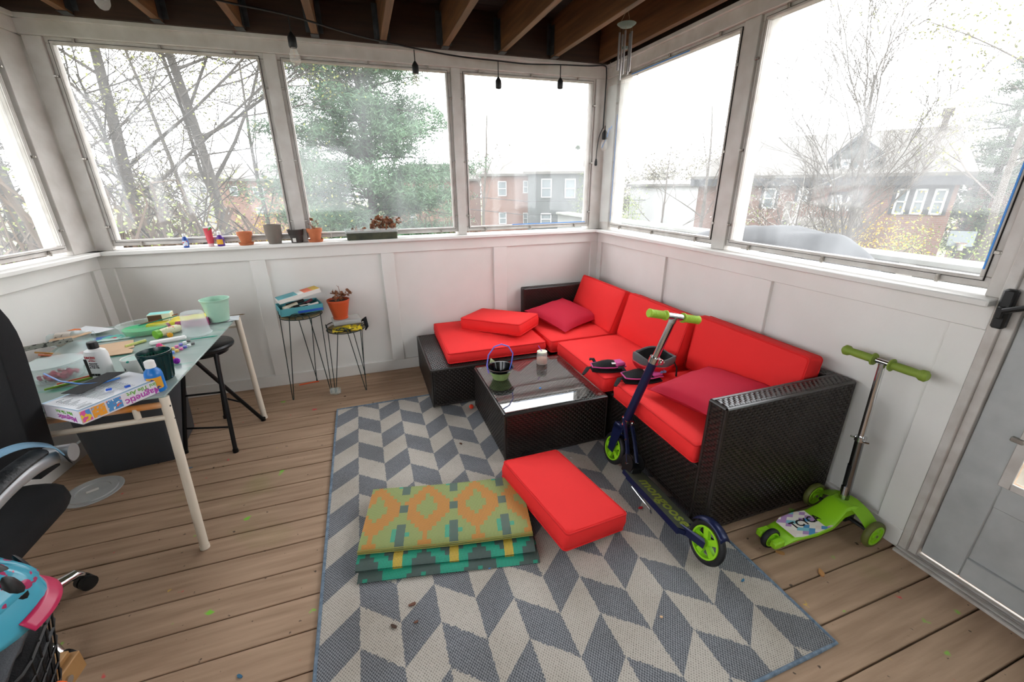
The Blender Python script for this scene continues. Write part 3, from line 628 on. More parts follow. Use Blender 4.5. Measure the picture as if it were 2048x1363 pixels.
def rrings(b, w, d, prof, r=.02, fn=None, k=8):
    """stack of rounded rectangles (inset, z), capped at both ends"""
    n = None; vs = []
    for ins, z in prof:
        ww, dd = max(.004, w-2*ins), max(.004, d-2*ins); rr = max(.0015, min(r, ww/2-.0005, dd/2-.0005))
        if ins > r: rr = max(.0015, min(r*.6, ww/2-.0005, dd/2-.0005))
        p = rrect(ww, dd, rr, k); n = len(p); vs += [(x, y, z+(fn(x, y, z) if fn else 0)) for x, y in p]
    m = len(prof); fs = [(i*n+j, i*n+(j+1) % n, (i+1)*n+(j+1) % n, (i+1)*n+j) for i in range(m-1) for j in range(n)]
    fs += [tuple(range(n))[::-1], tuple(range((m-1)*n, m*n))]; b.add(vs, fs)
def frame(O, X, Y):
    X = Vector(X).normalized(); Y = Vector(Y); Y = (Y-X*Y.dot(X)).normalized(); Z = X.cross(Y); M = Matrix((X, Y, Z)).transposed().to_4x4(); M.translation = Vector(O); return M
def put(t, M): t.location = M.translation; t.rotation_euler = M.to_euler()
def cushion(label, M, w, d, t, puff=.012, group=None, seed=0, m=None, cat='cushion', name='seat_cushion'):
    th = thing(name, label, cat, group=group); put(th, M); mm = m or M_red
    h = min(w, d)/2; e = .008
    pr = []
    for s in (.97, .8, .6, .4, .25, .12, .05): pr.append((h*s, -puff*.4*(1-(1-s)**3)))
    pr = [(a, z+.006) for a, z in pr]
    side = [(.006, .002), (0, .010), (-.004, t*.5), (0, t-.010), (.006, t-.002)]
    top = [(h*s, t+puff*(1-(1-s)**2.4)) for s in (.05, .12, .25, .4, .6, .8, .97)]
    def nf(x, y, z):
        if z < t*.6: return 0
        a = noise.noise(Vector((x*7+seed*3, y*7, seed)))*.004
        ed = min(w/2-abs(x), d/2-abs(y))
        return a+noise.noise(Vector((x*38+seed, y*38, 2)))*.0022*math.exp(-(ed/.05)**2)
    b = MB(); rrings(b, w, d, pr+side+top, .017, nf, 14); b.build('cover', mm, th)
    b = MB()
    for z in (.004, t-.003):
        p = rrect(w-.004, d-.004, .016, 14); b.tube([(x, y, z) for x, y in p], .0042, 6, closed=True)
    b.build('piping', M_pipe, th); return th
def pillow(label, M, w, H, group=None):
    th = thing('throw_pillow', label, 'pillow', group=group); put(th, M); b = MB(); n = 20
    for sg in (1, -1):
        def f(u, v):
            a, c = 2*u-1, 2*v-1
            x = a*w/2*(1-.09*(1-c*c)); y = c*w/2*(1-.09*(1-a*a)); q = max(0, (1-a*a)*(1-c*c))
            z = sg*H/2*q**.42+.006*noise.noise(Vector((x*9, y*9, sg+w*5)))*(q > .02)+.003*noise.noise(Vector((x*30, y*30, sg)))*(q > .02)
            return (x, y if sg > 0 else y, z+H*.5)
        if sg > 0: b.grid(f, n, n)
        else: b.grid(lambda u, v: f(1-u, v), n, n)
    b.build('cover', M_crim, th)
    b = MB(); e = []
    for (u0, v0, u1, v1) in ((0, 0, 1, 0), (1, 0, 1, 1), (1, 1, 0, 1), (0, 1, 0, 0)):
        for k in range(12):
            a, c = 2*(u0+(u1-u0)*k/12)-1, 2*(v0+(v1-v0)*k/12)-1; e.append((a*w/2*(1-.09*(1-c*c)), c*w/2*(1-.09*(1-a*a)), H*.5))
    b.tube(e, .0026, 5, closed=True); b.build('seam', M_crim, th); return th

# ------------------------------------------------------------------ wicker sofa, ottoman, table
M_wick = mat('dark_brown_wicker', '25201e', .28, spec=.8); M_wickb = mat('wicker_dark_core', '151211', .7)  # near-black brown core behind the strands
def weave(b, O, U, V, N, w, h, pu=.027, pv=.0135):
    O, U, V, N = Vector(O), Vector(U), Vector(V), Vector(N); nu = max(1, round(w/pu)); nv = max(1, round(h/pv)); pu = w/nu; pv = h/nv
    for j in range(nv):
        off = .5 if j % 2 else 0
        for i in range(nu+(1 if off else 0)):
            a0 = max(0, (i-off)*pu+.0005); a1 = min(w, (i-off+1)*pu-.0005)
            if a1-a0 < .004: continue
            v0 = j*pv+.0013; v1 = (j+1)*pv-.0013; vs = []
            for s, z in ((0, .0004), (.2, .0032), (.5, .0040), (.8, .0032), (1, .0004)):
                P = O+U*(a0+(a1-a0)*s)+N*z; vs += [P+V*v0, P+V*v1]
            b.add([tuple(p) for p in vs], [(0, 2, 3, 1), (2, 4, 5, 3), (4, 6, 7, 5), (6, 8, 9, 7)])
def wicker_block(parent, name, x0, y0, z0, x1, y1, z1, faces, edge=True):
    """a wicker covered block with woven geometry on the listed faces"""
    b = MB(); b.box((x0+.004, y0+.004, z0), (x1-.004, y1-.004, z1-.003)); b.build(name, M_wickb, parent, world=True)
    b = MB(); e = .012
    if 'front' in faces: weave(b, (x0, y1-e, z0+.01), (0, -1, 0), (0, 0, 1), (-1, 0, 0), y1-y0-2*e, z1-z0-.02)      # faces -x
    if 'near' in faces: weave(b, (x0+e, y0, z0+.01), (1, 0, 0), (0, 0, 1), (0, -1, 0), x1-x0-2*e, z1-z0-.02)         # faces -y
    if 'far' in faces: weave(b, (x1-e, y1, z0+.01), (-1, 0, 0), (0, 0, 1), (0, 1, 0), x1-x0-2*e, z1-z0-.02)
    if 'rear' in faces: weave(b, (x1, y0+e, z0+.01), (0, 1, 0), (0, 0, 1), (1, 0, 0), y1-y0-2*e, z1-z0-.02)
    if 'top' in faces: weave(b, (x1-e, y0+e, z1-.003), (0, 1, 0), (-1, 0, 0), (0, 0, 1), y1-y0-2*e, x1-x0-2*e)
    # weave normals may face either way; both sides render the same
    o = b.build('wicker_weave', M_wick, parent, world=True); o['kind'] = 'stuff'
    if edge:
        b = MB(); r = .0085
        for x in (x0+r*.6, x1-r*.6):
            for y in (y0+r*.6, y1-r*.6): b.cyl((x, y, z0), (x, y, z1-r), r, 8)
        for z in (z1-r, z0+r):
            p = [(x0+r*.6, y0+r*.6, z), (x1-r*.6, y0+r*.6, z), (x1-r*.6, y1-r*.6, z), (x0+r*.6, y1-r*.6, z)]
            for i in range(4): b.cyl(p[i], p[(i+1) % 4], r, 8)
        b.build('edge_binding', M_wick, parent, world=True)
SG = 'modules of the dark wicker corner sofa'
s1 = thing('sofa_section', 'wicker sofa corner section with a low woven arm against the back wall', 'sofa', (-.36, -.37, 0), group=SG)
wicker_block(s1, 'seat_base', -.70, -.735, .02, -.075, -.085, .285, ('front', 'near', 'top'))
wicker_block(s1, 'arm', -.735, -.083, .02, -.012, -.012, .615, ('front', 'near', 'top'))
wicker_block(s1, 'back', -.072, -.735, .02, -.01, -.085, .60, ('front', 'top'))
s2 = thing('sofa_section', 'wicker sofa middle section without arms, under the seat cushion that holds the helmet', 'sofa', (-.36, -1.1, 0), group=SG)
wicker_block(s2, 'seat_base', -.70, -1.463, .02, -.075, -.74, .285, ('front', 'top'))
wicker_block(s2, 'back', -.072, -1.463, .02, -.01, -.74, .60, ('front', 'top'))
s3 = thing('sofa_section', 'wicker sofa end section with the tall woven arm nearest the door', 'sofa', (-.36, -1.87, 0), group=SG)
wicker_block(s3, 'seat_base', -.70, -2.185, .02, -.075, -1.468, .285, ('front', 'top'))
wicker_block(s3, 'back', -.072, -2.185, .02, -.01, -1.468, .63, ('front', 'top'))
wicker_block(s3, 'arm', -.725, -2.278, .02, -.01, -2.188, .63, ('front', 'near', 'far', 'top', 'rear'))
ot = thing('ottoman', 'wide low wicker ottoman under two red cushions, against the back wall', 'ottoman', (-1.2, -.4, 0))
wicker_block(ot, 'body', -1.655, -.775, .015, -.80, -.045, .292, ('front', 'near', 'top'))
ct = thing('coffee_table', 'square dark wicker coffee table with a glossy glass top', 'coffee table', (-1.05, -1.16, 0))
wicker_block(ct, 'body', -1.375, -1.495, .012, -.745, -.835, .298, ('front', 'near', 'top', 'rear'))
M_tglass = bpy.data.materials.new('clear_table_glass'); M_tglass.use_nodes = True
nt = M_tglass.node_tree; N_ = nt.nodes
tr = N_.new('ShaderNodeBsdfTransparent'); gl = N_.new('ShaderNodeBsdfGlossy'); gl.inputs['Roughness'].default_value = .012; fr = N_.new('ShaderNodeFresnel'); fr.inputs['IOR'].default_value = 2.6
mx = N_.new('ShaderNodeMixShader'); tr.inputs['Color'].default_value = (.93, .96, .95, 1)
bf = N_.new('ShaderNodeNewGeometry'); sb = N_.new('ShaderNodeMath'); sb.operation = 'SUBTRACT'; sb.inputs[0].default_value = 1; link(nt, bf.outputs['Backfacing'], sb.inputs[1]); mu = N_.new('ShaderNodeMath'); mu.operation = 'MULTIPLY'; link(nt, fr.outputs[0], mu.inputs[0]); link(nt, sb.outputs[0], mu.inputs[1]); link(nt, mu.outputs[0], mx.inputs['Fac']); link(nt, tr.outputs[0], mx.inputs[1]); link(nt, gl.outputs[0], mx.inputs[2]); link(nt, mx.outputs[0], N_['Material Output'].inputs['Surface'])
b = MB(); b.box((-1.368, -1.488, .3035), (-.752, -.842, .3085), .001); b.build('glass_top', M_tglass, ct, world=True)
b = MB()
for x in (-1.34, -.78):
    for y in (-1.46, -.87): b = MB(); b.cyl((x, y, .298), (x, y, .3036), .009, 10); b.build('suction_pad', M_clear, ct, world=True)

CG = 'red box cushions of the corner sofa'
def flat(x, y, z, rz=0, tilt=None): M = T(x, y, z) @ R(rz); return M @ tilt if tilt is not None else M
cushion('red seat cushion in the corner, under the crimson pillow by the back wall', flat(-.475, -.445, .292), .61, .64, .088, seed=1, group=CG)
cushion('red seat cushion in the middle, holding the upturned grey helmet', flat(-.44, -1.115, .292), .61, .645, .09, seed=2, group=CG)
cushion('red seat cushion at the door end, under the crimson pillow beside the tall arm', flat(-.415, -1.83, .292, -.012), .61, .66, .09, seed=3, group=CG)
cushion('large flat red cushion on the ottoman, the lower of the two there', flat(-1.16, -.385, .298, -.02), .715, .70, .076, seed=4, group=CG)
pA, pB, pC = Vector((-1.307, -.26, 0)), Vector((-.985, -.66, 0)), Vector((-1.07, -.06, 0))
ang = math.atan2(pB.y-pA.y, pB.x-pA.x)
cushion('small red cushion lying askew on top of the large flat ottoman cushion', T(-1.035, -.345, .392) @ R(ang+.05) @ R(-.05, 'Y'), .53, .32, .088, seed=5, group=CG)
def back_cush(label, xb, xt, zb, zt, y0, y1, t, seed, y0t=None):
    Yd = Vector((xt-xb, 0, zt-zb)); X = Vector((0, -1, 0)); Mz = X.cross(Yd.normalized()); O = Vector((xb, (y0+y1)/2, zb))+Yd/2-Mz*t
    return cushion(label, frame(O, X, Yd), abs(y1-y0), Yd.length, t, .016, CG, seed, name='back_cushion')
back_cush('red back cushion in the corner, leaning over the arm by the back wall', -.305, -.185, .388, .70, -.11, -.765, .085, 6)
back_cush('red back cushion in the middle, behind the grey helmet', -.265, -.18, .39, .70, -.805, -1.44, .085, 7)
back_cush('red back cushion at the door end, standing upright beside the tall arm', -.205, -.165, .388, .715, -1.475, -2.165, .088, 8)
pillow('crimson throw pillow lying on the corner seat', frame((-.50, -.375, .396), (.93, .37, .06), (-.35, .93, .16)), .455, .115)
pillow('crimson throw pillow sloping down against the tall arm at the door end', frame((-.395, -1.90, .406), (.96, .10, .10), (-.12, .93, -.1)), .44, .125)
# cushion lying on the rug, one end on the folded mat
cushion('red cushion lying on the rug, one end resting on the folded green mat', frame((-1.243, -1.905, .034), (.18, -.98, -.01), (.96, .18, -.14)), .54, .335, .085, seed=9, group=CG)

# ------------------------------------------------------------------ rug and folded mat
def rug_material():
    m = bpy.data.materials.new('grey_chevron_rug'); m.use_nodes = True; nt = m.node_tree; N = nt.nodes; p = N['Principled BSDF']; p.inputs['Roughness'].default_value = .95; p.inputs['Specular IOR Level'].default_value = .1
    g = N.new('ShaderNodeTexCoord'); sx = N.new('ShaderNodeSeparateXYZ'); link(nt, g.outputs['Object'], sx.inputs[0])
    # jitter the edges a little, as woven steps do
    def M(op, a, b_=None):
        n = N.new('ShaderNodeMath'); n.operation = op
        for i, v in enumerate((a, b_)):
            if v is None: continue
            if isinstance(v, (int, float)): n.inputs[i].default_value = v
            else: link(nt, v, n.inputs[i])
        return n.outputs[0]
    nz = N.new('ShaderNodeTexNoise'); nz.inputs['Scale'].default_value = 130; nz.inputs['Detail'].default_value = 1; link(nt, g.outputs['Object'], nz.inputs['Vector'])
    jit = M('MULTIPLY', M('SUBTRACT', nz.outputs['Fac'], .5), .10)
    xl = M('ADD', M('DIVIDE', sx.outputs['X'], .1355), jit); tri = M('PINGPONG', xl, 1.)
    v = M('DIVIDE', M('SUBTRACT', M('ADD', sx.outputs['Y'], .253), M('MULTIPLY', tri, .112)), .158); v = M('ADD', v, jit)
    par = M('MODULO', M('ADD', M('ADD', M('FLOOR', v), M('FLOOR', xl)), 200), 2.)
    # woven dots
    def dots(sc, ph):
        a = M('SINE', M('MULTIPLY', M('ADD', sx.outputs['X'], ph), sc)); c = M('SINE', M('MULTIPLY', sx.outputs['Y'], sc*.8)); return M('MULTIPLY', a, c)
    d = M('MULTIPLY', M('ADD', dots(640, 0), 1), .5)
    n2 = N.new('ShaderNodeTexNoise'); n2.inputs['Scale'].default_value = 260; n2.inputs['Detail'].default_value = 3; link(nt, g.outputs['Object'], n2.inputs['Vector'])
    dd = M('ADD', M('MULTIPLY', d, .55), M('MULTIPLY', n2.outputs['Fac'], .6))
    def ramp(c0, c1, lo=.3, hi=.8):
        r = N.new('ShaderNodeValToRGB'); r.color_ramp.elements[0].position = lo; r.color_ramp.elements[1].position = hi; r.color_ramp.elements[0].color = lin(c0); r.color_ramp.elements[1].color = lin(c1); link(nt, dd, r.inputs['Fac']); return r.outputs['Color']
    L = ramp('6a645f', 'bfb8ae', .22, .55); D = ramp('43464b', 'a2a4a8', .3, .95)
    mx = N.new('ShaderNodeMix'); mx.data_type = 'RGBA'; link(nt, par, mx.inputs['Factor']); link(nt, D, mx.inputs['A']); link(nt, L, mx.inputs['B'])
    n3 = N.new('ShaderNodeTexNoise'); n3.inputs['Scale'].default_value = 3; n3.inputs['Detail'].default_value = 6; link(nt, g.outputs['Object'], n3.inputs['Vector'])
    r3 = N.new('ShaderNodeValToRGB'); r3.color_ramp.elements[0].position = .3; r3.color_ramp.elements[0].color = (.78, .76, .73, 1); r3.color_ramp.elements[1].position = .6; r3.color_ramp.elements[1].color = (1, 1, 1, 1); link(nt, n3.outputs['Fac'], r3.inputs['Fac'])
    m2 = N.new('ShaderNodeMix'); m2.data_type = 'RGBA'; m2.blend_type = 'MULTIPLY'; m2.inputs['Factor'].default_value = 1; link(nt, mx.outputs['Result'], m2.inputs['A']); link(nt, r3.outputs['Color'], m2.inputs['B'])
    link(nt, m2.outputs['Result'], p.inputs['Base Color'])
    bm = N.new('ShaderNodeBump'); bm.inputs['Strength'].default_value = .5; bm.inputs['Distance'].default_value = .002; link(nt, dd, bm.inputs['Height']); link(nt, bm.outputs['Normal'], p.inputs['Normal']); return m
rug = thing('area_rug', 'grey and beige flatwoven rug with a chevron of leaning blocks and a blue-grey bound edge', 'rug', (-2.283, -.565, 0), .004)
RW, RL = 1.632, 2.235
b = MB()
def rf(u, v): return (u*RW, -RL+v*RL, .0065+.0015*noise.noise(Vector((u*5, v*7, 0))))
b.grid(rf, 30, 40); b.box((.002, -RL+.002, .0005), (RW-.002, -.002, .0045)); b.build('pile', rug_material(), rug)
b = MB(); b.tube([(0, 0, .006), (RW, 0, .006), (RW, -RL, .006), (0, -RL, .006)][0:1]+[(RW*i/20, 0, .006) for i in range(1, 21)]+[(RW, -RL*i/26, .006) for i in range(1, 27)]+[(RW*(1-i/20), -RL, .006) for i in range(1, 21)]+[(0, -RL*(1-i/26), .006) for i in range(1, 26)], .0065, 6, closed=True)
b.build('binding', mat('blue_grey_binding', '5a6b7c', .9, var=(60, '7f90a0'), bump=(200, .5)), rug)

def mat_material(name, under):
    """woven plastic strips: stepped diamonds, green and orange above, teal and black below"""
    m = bpy.data.materials.new(name); m.use_nodes = True; nt = m.node_tree; N = nt.nodes; p = N['Principled BSDF']; p.inputs['Roughness'].default_value = .5
    g = N.new('ShaderNodeTexCoord'); sx = N.new('ShaderNodeSeparateXYZ'); link(nt, g.outputs['Object'], sx.inputs[0])
    def M(op, a, b_=None):
        n = N.new('ShaderNodeMath'); n.operation = op
        for i, v in enumerate((a, b_)):
            if v is None: continue
            if isinstance(v, (int, float)): n.inputs[i].default_value = v
            else: link(nt, v, n.inputs[i])
        return n.outputs[0]
    st = .0186
    X = M('MULTIPLY', M('FLOOR', M('DIVIDE', sx.outputs['X'], st)), st); Y = M('MULTIPLY', M('FLOOR', M('DIVIDE', sx.outputs['Y'], st*1.25)), st*1.25)
    px, py = .2232, .3255
    U = M('PINGPONG', M('ADD', X, 10*px-.02), px/2); V = M('PINGPONG', M('ADD', Y, 10*py-(.20 if not under else .14)), py/2)   # 0 at centre lines
    un, vn = M('DIVIDE', U, px/2), M('DIVIDE', V, py/2)
    dia = M('ADD', un, vn)
    def less(a, b_): return M('LESS_THAN', a, b_)
    def mix(f, A, B):
        x = N.new('ShaderNodeMix'); x.data_type = 'RGBA'; link(nt, f, x.inputs['Factor'])
        for k, v in (('A', A), ('B', B)):
            if isinstance(v, str): x.inputs[k].default_value = lin(v)
            else: link(nt, v, x.inputs[k])
        return x.outputs['Result']
    if not under: base, ring, core, tip, bar = '93a360', 'c98434', '93a360', '1fa98c', '3f6263'
    else: base, ring, core, tip, bar = '19a384', '4b5a55', '19a384', '4b5a55', 'd8b63c'
    c = mix(less(dia, 1.06), base, ring); c = mix(less(dia, .50), c, core)
    inv = M('ADD', M('SUBTRACT', 1, un), M('MULTIPLY', M('SUBTRACT', 1, vn), 1)); c = mix(less(inv, .40), c, tip)
    nb = M('MULTIPLY', less(M('SUBTRACT', 1, un), .17), M('ADD', less(M('SUBTRACT', 1, vn), .38), less(vn, .12))); c = mix(nb, c, bar)
    s1_ = M('SINE', M('MULTIPLY', M('ADD', sx.outputs['X'], M('MULTIPLY', sx.outputs['Y'], .5)), 1100)); s2_ = M('SINE', M('MULTIPLY', sx.outputs['Y'], 800))
    w = M('MULTIPLY', M('ADD', M('MULTIPLY', s1_, s2_), 1), .5)
    c2 = mix(less(w, .33), c, '6d6a2c' if not under else '1c4038'); link(nt, c2, p.inputs['Base Color'])
    bm = N.new('ShaderNodeBump'); bm.inputs['Strength'].default_value = .5; bm.inputs['Distance'].default_value = .002; link(nt, w, bm.inputs['Height']); link(nt, bm.outputs['Normal'], p.inputs['Normal']); return m
fm = thing('folded_mat', 'folded green and orange woven plastic mat with stepped diamonds, stacked in layers on the rug', 'mat', (-2.13, -1.93, .008), -.20)
MW, MD = .715, .385
for k, (ox, oy, z0, z1, und, dd) in enumerate(((.0, -.105, .0, .016, True, .10), (-.012, -.070, .017, .038, True, .10), (-.012, -.005, .040, .062, False, .0))):
    b = MB()
    def lay(u, v, z0=z0, z1=z1, ox=ox, oy=oy):
        return (ox+u*MW, oy+v*(MD-.02*(1-abs(2*u-1)*0)), z1+.004*math.sin(u*5+k)-(.012*(max(0, .08-v)/.08)**2 if k < 9 else 0))
    b.grid(lay, 24, 14)
    b.add([lay(i/24, 0) for i in range(25)]+[(lay(i/24, 0)[0], lay(i/24, 0)[1]+.004, z0) for i in range(25)], [(i+1, i, 25+i, 26+i) for i in range(24)])
    b.add([lay(1, i/14) for i in range(15)]+[(lay(1, i/14)[0]-.003, lay(1, i/14)[1], z0) for i in range(15)], [(i+1, i, 15+i, 16+i) for i in range(14)])
    b.add([lay(0, i/14) for i in range(15)]+[(lay(0, i/14)[0]+.003, lay(0, i/14)[1], z0) for i in range(15)], [(i, i+1, 16+i, 15+i) for i in range(14)])
    b.add([(ox+.003, oy+.004, z0), (ox+MW-.003, oy+.004, z0), (ox+MW-.003, oy+MD-.02, z0), (ox+.003, oy+MD-.02, z0)], [(3, 2, 1, 0)])
    b.build('fold', mat_material('woven_mat_%s' % ('teal' if und else 'green') if k != 1 else 'woven_mat_teal_middle', und), fm)
b = MB()
for q in range(3): b.tube([(-.012+i*MW/12, -.005-.003*q, .0605-.0055*q+.004*math.sin(i/12*5+2)) for i in range(13)], .0022, 5)
b.build('hem', mat('olive_hem', '8f8f45', .6), fm)
# ------------------------------------------------------------------ scooters
M_lime = mat('lime_plastic', '93d321', .4); M_limeg = mat('lime_rubber_grip', '9fc238', .6); M_navy = mat('navy_painted_metal', '1b2348', .3, .3); M_chrome = mat('chrome', 'd9dadb', .12, 1.); M_rub = mat('black_rubber', '17171a', .55)
M_bolt = mat('bolt_steel', 'c8c8c8', .25, 1.); M_olg = mat('olive_glass_rubber', '55602a', .5)
def wheel(parent, c, r, w, rimmat, axis='x', spokes=5, tyre=M_rub, hubw=1.):
    """tyre with a spoked rim as sub-part; the wheel turns about the given axis"""
    base = T(*c) @ (R(PI/2, 'Y') if axis == 'x' else R(PI/2, 'X'))
    b = MB(); b.M = base; k = r*.25
    b.tube([((r-k*.6)*math.cos(2*PI*i/32), (r-k*.6)*math.sin(2*PI*i/32), 0) for i in range(32)], k*.62, 10, closed=True, flat=w/(k*1.24)); ty = b.build('wheel', tyre, parent)
    b = MB(); b.M = base; ri = r-k*1.05
    b.lathe([(ri-.007, -w*.5), (ri, -w*.5), (ri+.003, 0), (ri, w*.5), (ri-.007, w*.5), (ri-.009, 0), (ri-.007, -w*.5)], 32, cap0=False)
    for j in range(spokes):
        a = 2*PI*j/spokes+.3; d = Vector((math.cos(a), math.sin(a), 0)); n = Vector((-d.y, d.x, 0))
        vs = []
        for s, wd in ((.012, .010), (ri-.004, .013)):
            for z in (-w*.3, w*.3): vs += [tuple(d*s+n*wd+Vector((0, 0, z))), tuple(d*s-n*wd+Vector((0, 0, z)))]
        b.add(vs, [(0, 1, 3, 2), (4, 6, 7, 5), (0, 4, 5, 1), (2, 3, 7, 6), (0, 2, 6, 4), (1, 5, 7, 3)])
    b.cyl((0, 0, -w*.5), (0, 0, w*.5), .017, 14); b.build('rim', rimmat, ty)
    b = MB(); b.M = base; b.cyl((0, 0, -w*.62), (0, 0, w*.62), .006, 10); b.build('axle_bolt', M_bolt, ty); return ty
sc = thing('kick_scooter', 'navy two-wheeled kick scooter with lime wheels and grips, leaning on the red sofa cushion', 'scooter', (-.835, -1.70, .010), rot=(0, math.radians(13), 0))
wr_ = .088
wheel(sc, (0, 0, wr_), wr_, .028, M_lime); wheel(sc, (0, -.68, wr_), wr_, .028, M_lime)
top = Vector((0, -.125, .872)); bot = Vector((0, -.012, .19))
def st_(t): return bot.lerp(top, t)
b = MB(); b.cyl(st_(0), st_(.68), .0215, 16); b.build('lower_tube', M_navy, sc)
b = MB(); b.cyl(st_(.64), st_(.985), .0170, 16); b.build('upper_tube', M_chrome, sc)
for t_ in (.635, .09):
    b = MB(); b.cyl(st_(t_), st_(t_+.045), .0265, 16); p = st_(t_+.022); b.box((p.x+.012, p.y-.035, p.z-.012), (p.x+.03, p.y-.005, p.z+.014), .003); b.cyl((p.x+.014, p.y-.028, p.z), (p.x+.038, p.y-.028, p.z), .005, 8); b.build('clamp', M_chrome, sc)
b = MB(); b.cyl((-.055, top.y, top.z), (.055, top.y, top.z), .0165, 14); b.cyl((0, top.y+.004, top.z-.03), (0, top.y, top.z), .019, 12); b.build('handlebar', M_chrome, sc)
for sg in (-1, 1):
    b = MB(); b.tube([(sg*.05, top.y, top.z), (sg*.056, top.y, top.z), (sg*.062, top.y, top.z), (sg*.135, top.y, top.z), (sg*.146, top.y, top.z), (sg*.150, top.y, top.z)], [.024, .024, .018, .0185, .021, .018], 16)
    for q in range(10): b.tube([(sg*(.064+.0078*q+.002*math.sin(a)), top.y+.0187*math.cos(a), top.z+.0187*math.sin(a)) for a in [2*PI*k/12 for k in range(12)]], .0012, 4, closed=True)
    b.build('grip', M_limeg, sc)
b = MB()
for sg in (-1, 1):
    b.add([(sg*.020, -.045, .235), (sg*.020, .03, .225), (sg*.020, .022, wr_-.012), (sg*.020, -.022, wr_-.012), (sg*.026, -.045, .235), (sg*.026, .03, .225), (sg*.026, .022, wr_-.012), (sg*.026, -.022, wr_-.012)], [(0, 1, 2, 3), (7, 6, 5, 4), (0, 4, 5, 1), (1, 5, 6, 2), (2, 6, 7, 3), (3, 7, 4, 0)])
b.box((-.026, -.045, .205), (.026, .03, .237), .004); b.build('fork', M_navy, sc)
b = MB(); b.cyl((0, -.014, .2), (0, -.02, .225), .024, 14); b.build('headset_ring', M_chrome, sc)
b = MB()
for sg in (-1, 1): b.tube([(sg*.022, -.03, .285), (sg*.024, -.10, .20), (sg*.028, -.165, .105)], .013, 6, flat=.5)
b.build('folding_strut', M_navy, sc)
b = MB()
for sg in (-1, 1):
    b.M = T(sg*.034, -.165, .105) @ R(PI/2, 'Y'); b.cyl((0, 0, -.003), (0, 0, .003), .045, 20)
b.M = Matrix(); b.box((-.034, -.21, .045), (.034, -.13, .10), .006); b.build('folding_hinge', M_blk, sc)
for sg in (-1, 1):
    b = MB(); b.cyl((sg*.03, -.165, .105), (sg*.042, -.165, .105), .006, 8); b.cyl((sg*.03, -.10, .2), (sg*.038, -.10, .2), .005, 8); b.build('bolt', M_bolt, sc)
b = MB(); b.prism([(-.052, -.17), (.052, -.17), (.055, -.24), (.055, -.58), (.030, -.60), (-.030, -.60), (-.055, -.58), (-.055, -.24)], .052, .072); b.box((-.050, -.58, .040), (.050, -.2, .053), .003); dk = b.build('deck', M_navy, sc)
M_grip = mat('olive_grip_tape', '4e5345', .6, bump=(600, .4))
b = MB(); b.prism([(-.046, -.18), (.046, -.18), (.050, -.24), (.050, -.575), (.026, -.588), (-.026, -.588), (-.050, -.575), (-.050, -.24)], .0721, .0738); b.build('grip_tape', M_grip, sc)
text('lettering', 'mongoose', .088, mat('faded_lime_print', '8f9c3c', .6), sc, T(.002, -.42, .0743) @ R(-PI/2), bold=True, sx=.86)
b = MB()
for sg in (-1, 1): b.add([(sg*.020, -.56, .075), (sg*.020, -.56, .045), (sg*.022, -.68, wr_-.02), (sg*.022, -.68, wr_+.02), (sg*.027, -.56, .075), (sg*.027, -.56, .045), (sg*.028, -.695, wr_-.016), (sg*.028, -.695, wr_+.012)], [(0, 1, 2, 3), (7, 6, 5, 4), (0, 4, 5, 1), (1, 5, 6, 2), (2, 6, 7, 3), (3, 7, 4, 0)])
b.build('rear_fork', M_navy, sc)
b = MB()
def fen(u, v):
    a = math.radians(40+95*(1-u)); rr_ = .100; x = (v-.5)*.05
    return (x, -.68+rr_*math.cos(a), wr_+rr_*math.sin(a)-.012*(2*v-1)**2)
b.grid(fen, 10, 4); b.build('brake_fender', M_navy, sc, solid=.003)
b = MB(); b.tube([(-.06, -.27, .045), (-.062, -.34, .040), (-.062, -.42, .036), (-.075, -.445, .034)], .0032, 6); b.build('kickstand', M_chrome, sc)

# three wheeled green scooter against the right wall
g3 = thing('kick_scooter', 'lime green three-wheeled scooter with chrome stem, standing by the right wall beside the sofa arm', 'scooter', (-.10, -2.425, 0))
M_grime = mat('grimy_green_rubber', '5c5f2c', .6)
wheel(g3, (.0, .128, .06), .06, .026, M_lime, 'y', 6, M_grime); wheel(g3, (.0, -.128, .06), .06, .026, M_lime, 'y', 6, M_grime); wheel(g3, (-.405, .01, .045), .045, .024, M_lime, 'y', 6)
b = MB(); b.cyl((0, -.10, .06), (0, .10, .06), .008, 8); b.box((-.03, -.035, .045), (.03, .035, .085), .006); b.build('axle', M_blk, g3)
M_lime2 = mat('lime_body_plastic', '8cc81d', .42)
b = MB()
sec = [(-.40, .012, .05, .040, .044), (-.345, .012, .052, .045, .062), (-.30, .012, .055, .05, .068), (-.22, .010, .062, .05, .070), (-.13, .008, .058, .052, .074), (-.09, .005, .050, .062, .098), (-.055, .003, .046, .088, .130), (-.015, .0, .050, .102, .136), (.02, .0, .056, .098, .128)]
vs = []
for x, cy, hw, zb, zt in sec: vs += [(x, cy-hw, zb), (x, cy-hw, zt-.008), (x, cy-hw+.01, zt), (x, cy+hw-.01, zt), (x, cy+hw, zt-.008), (x, cy+hw, zb)]
fs = []
for i in range(len(sec)-1):
    for k in range(6): fs.append((i*6+k, i*6+(k+1) % 6, (i+1)*6+(k+1) % 6, (i+1)*6+k))
fs += [(0, 5, 4, 3, 2, 1), tuple(range((len(sec)-1)*6, len(sec)*6))]
b.add(vs, fs)
for sg in (-1, 1): b.box((-.435, .01+sg*.034-.014, .034), (-.38, .01+sg*.034+.014, .066), .005)
def arch(u, v): 
    y = (u-.5)*.225; return (-.035+.08*v, y, .136-.05*(abs(y)/.1125)**2.2)
b.grid(arch, 14, 3)
b.build('deck_body', M_lime2, g3)
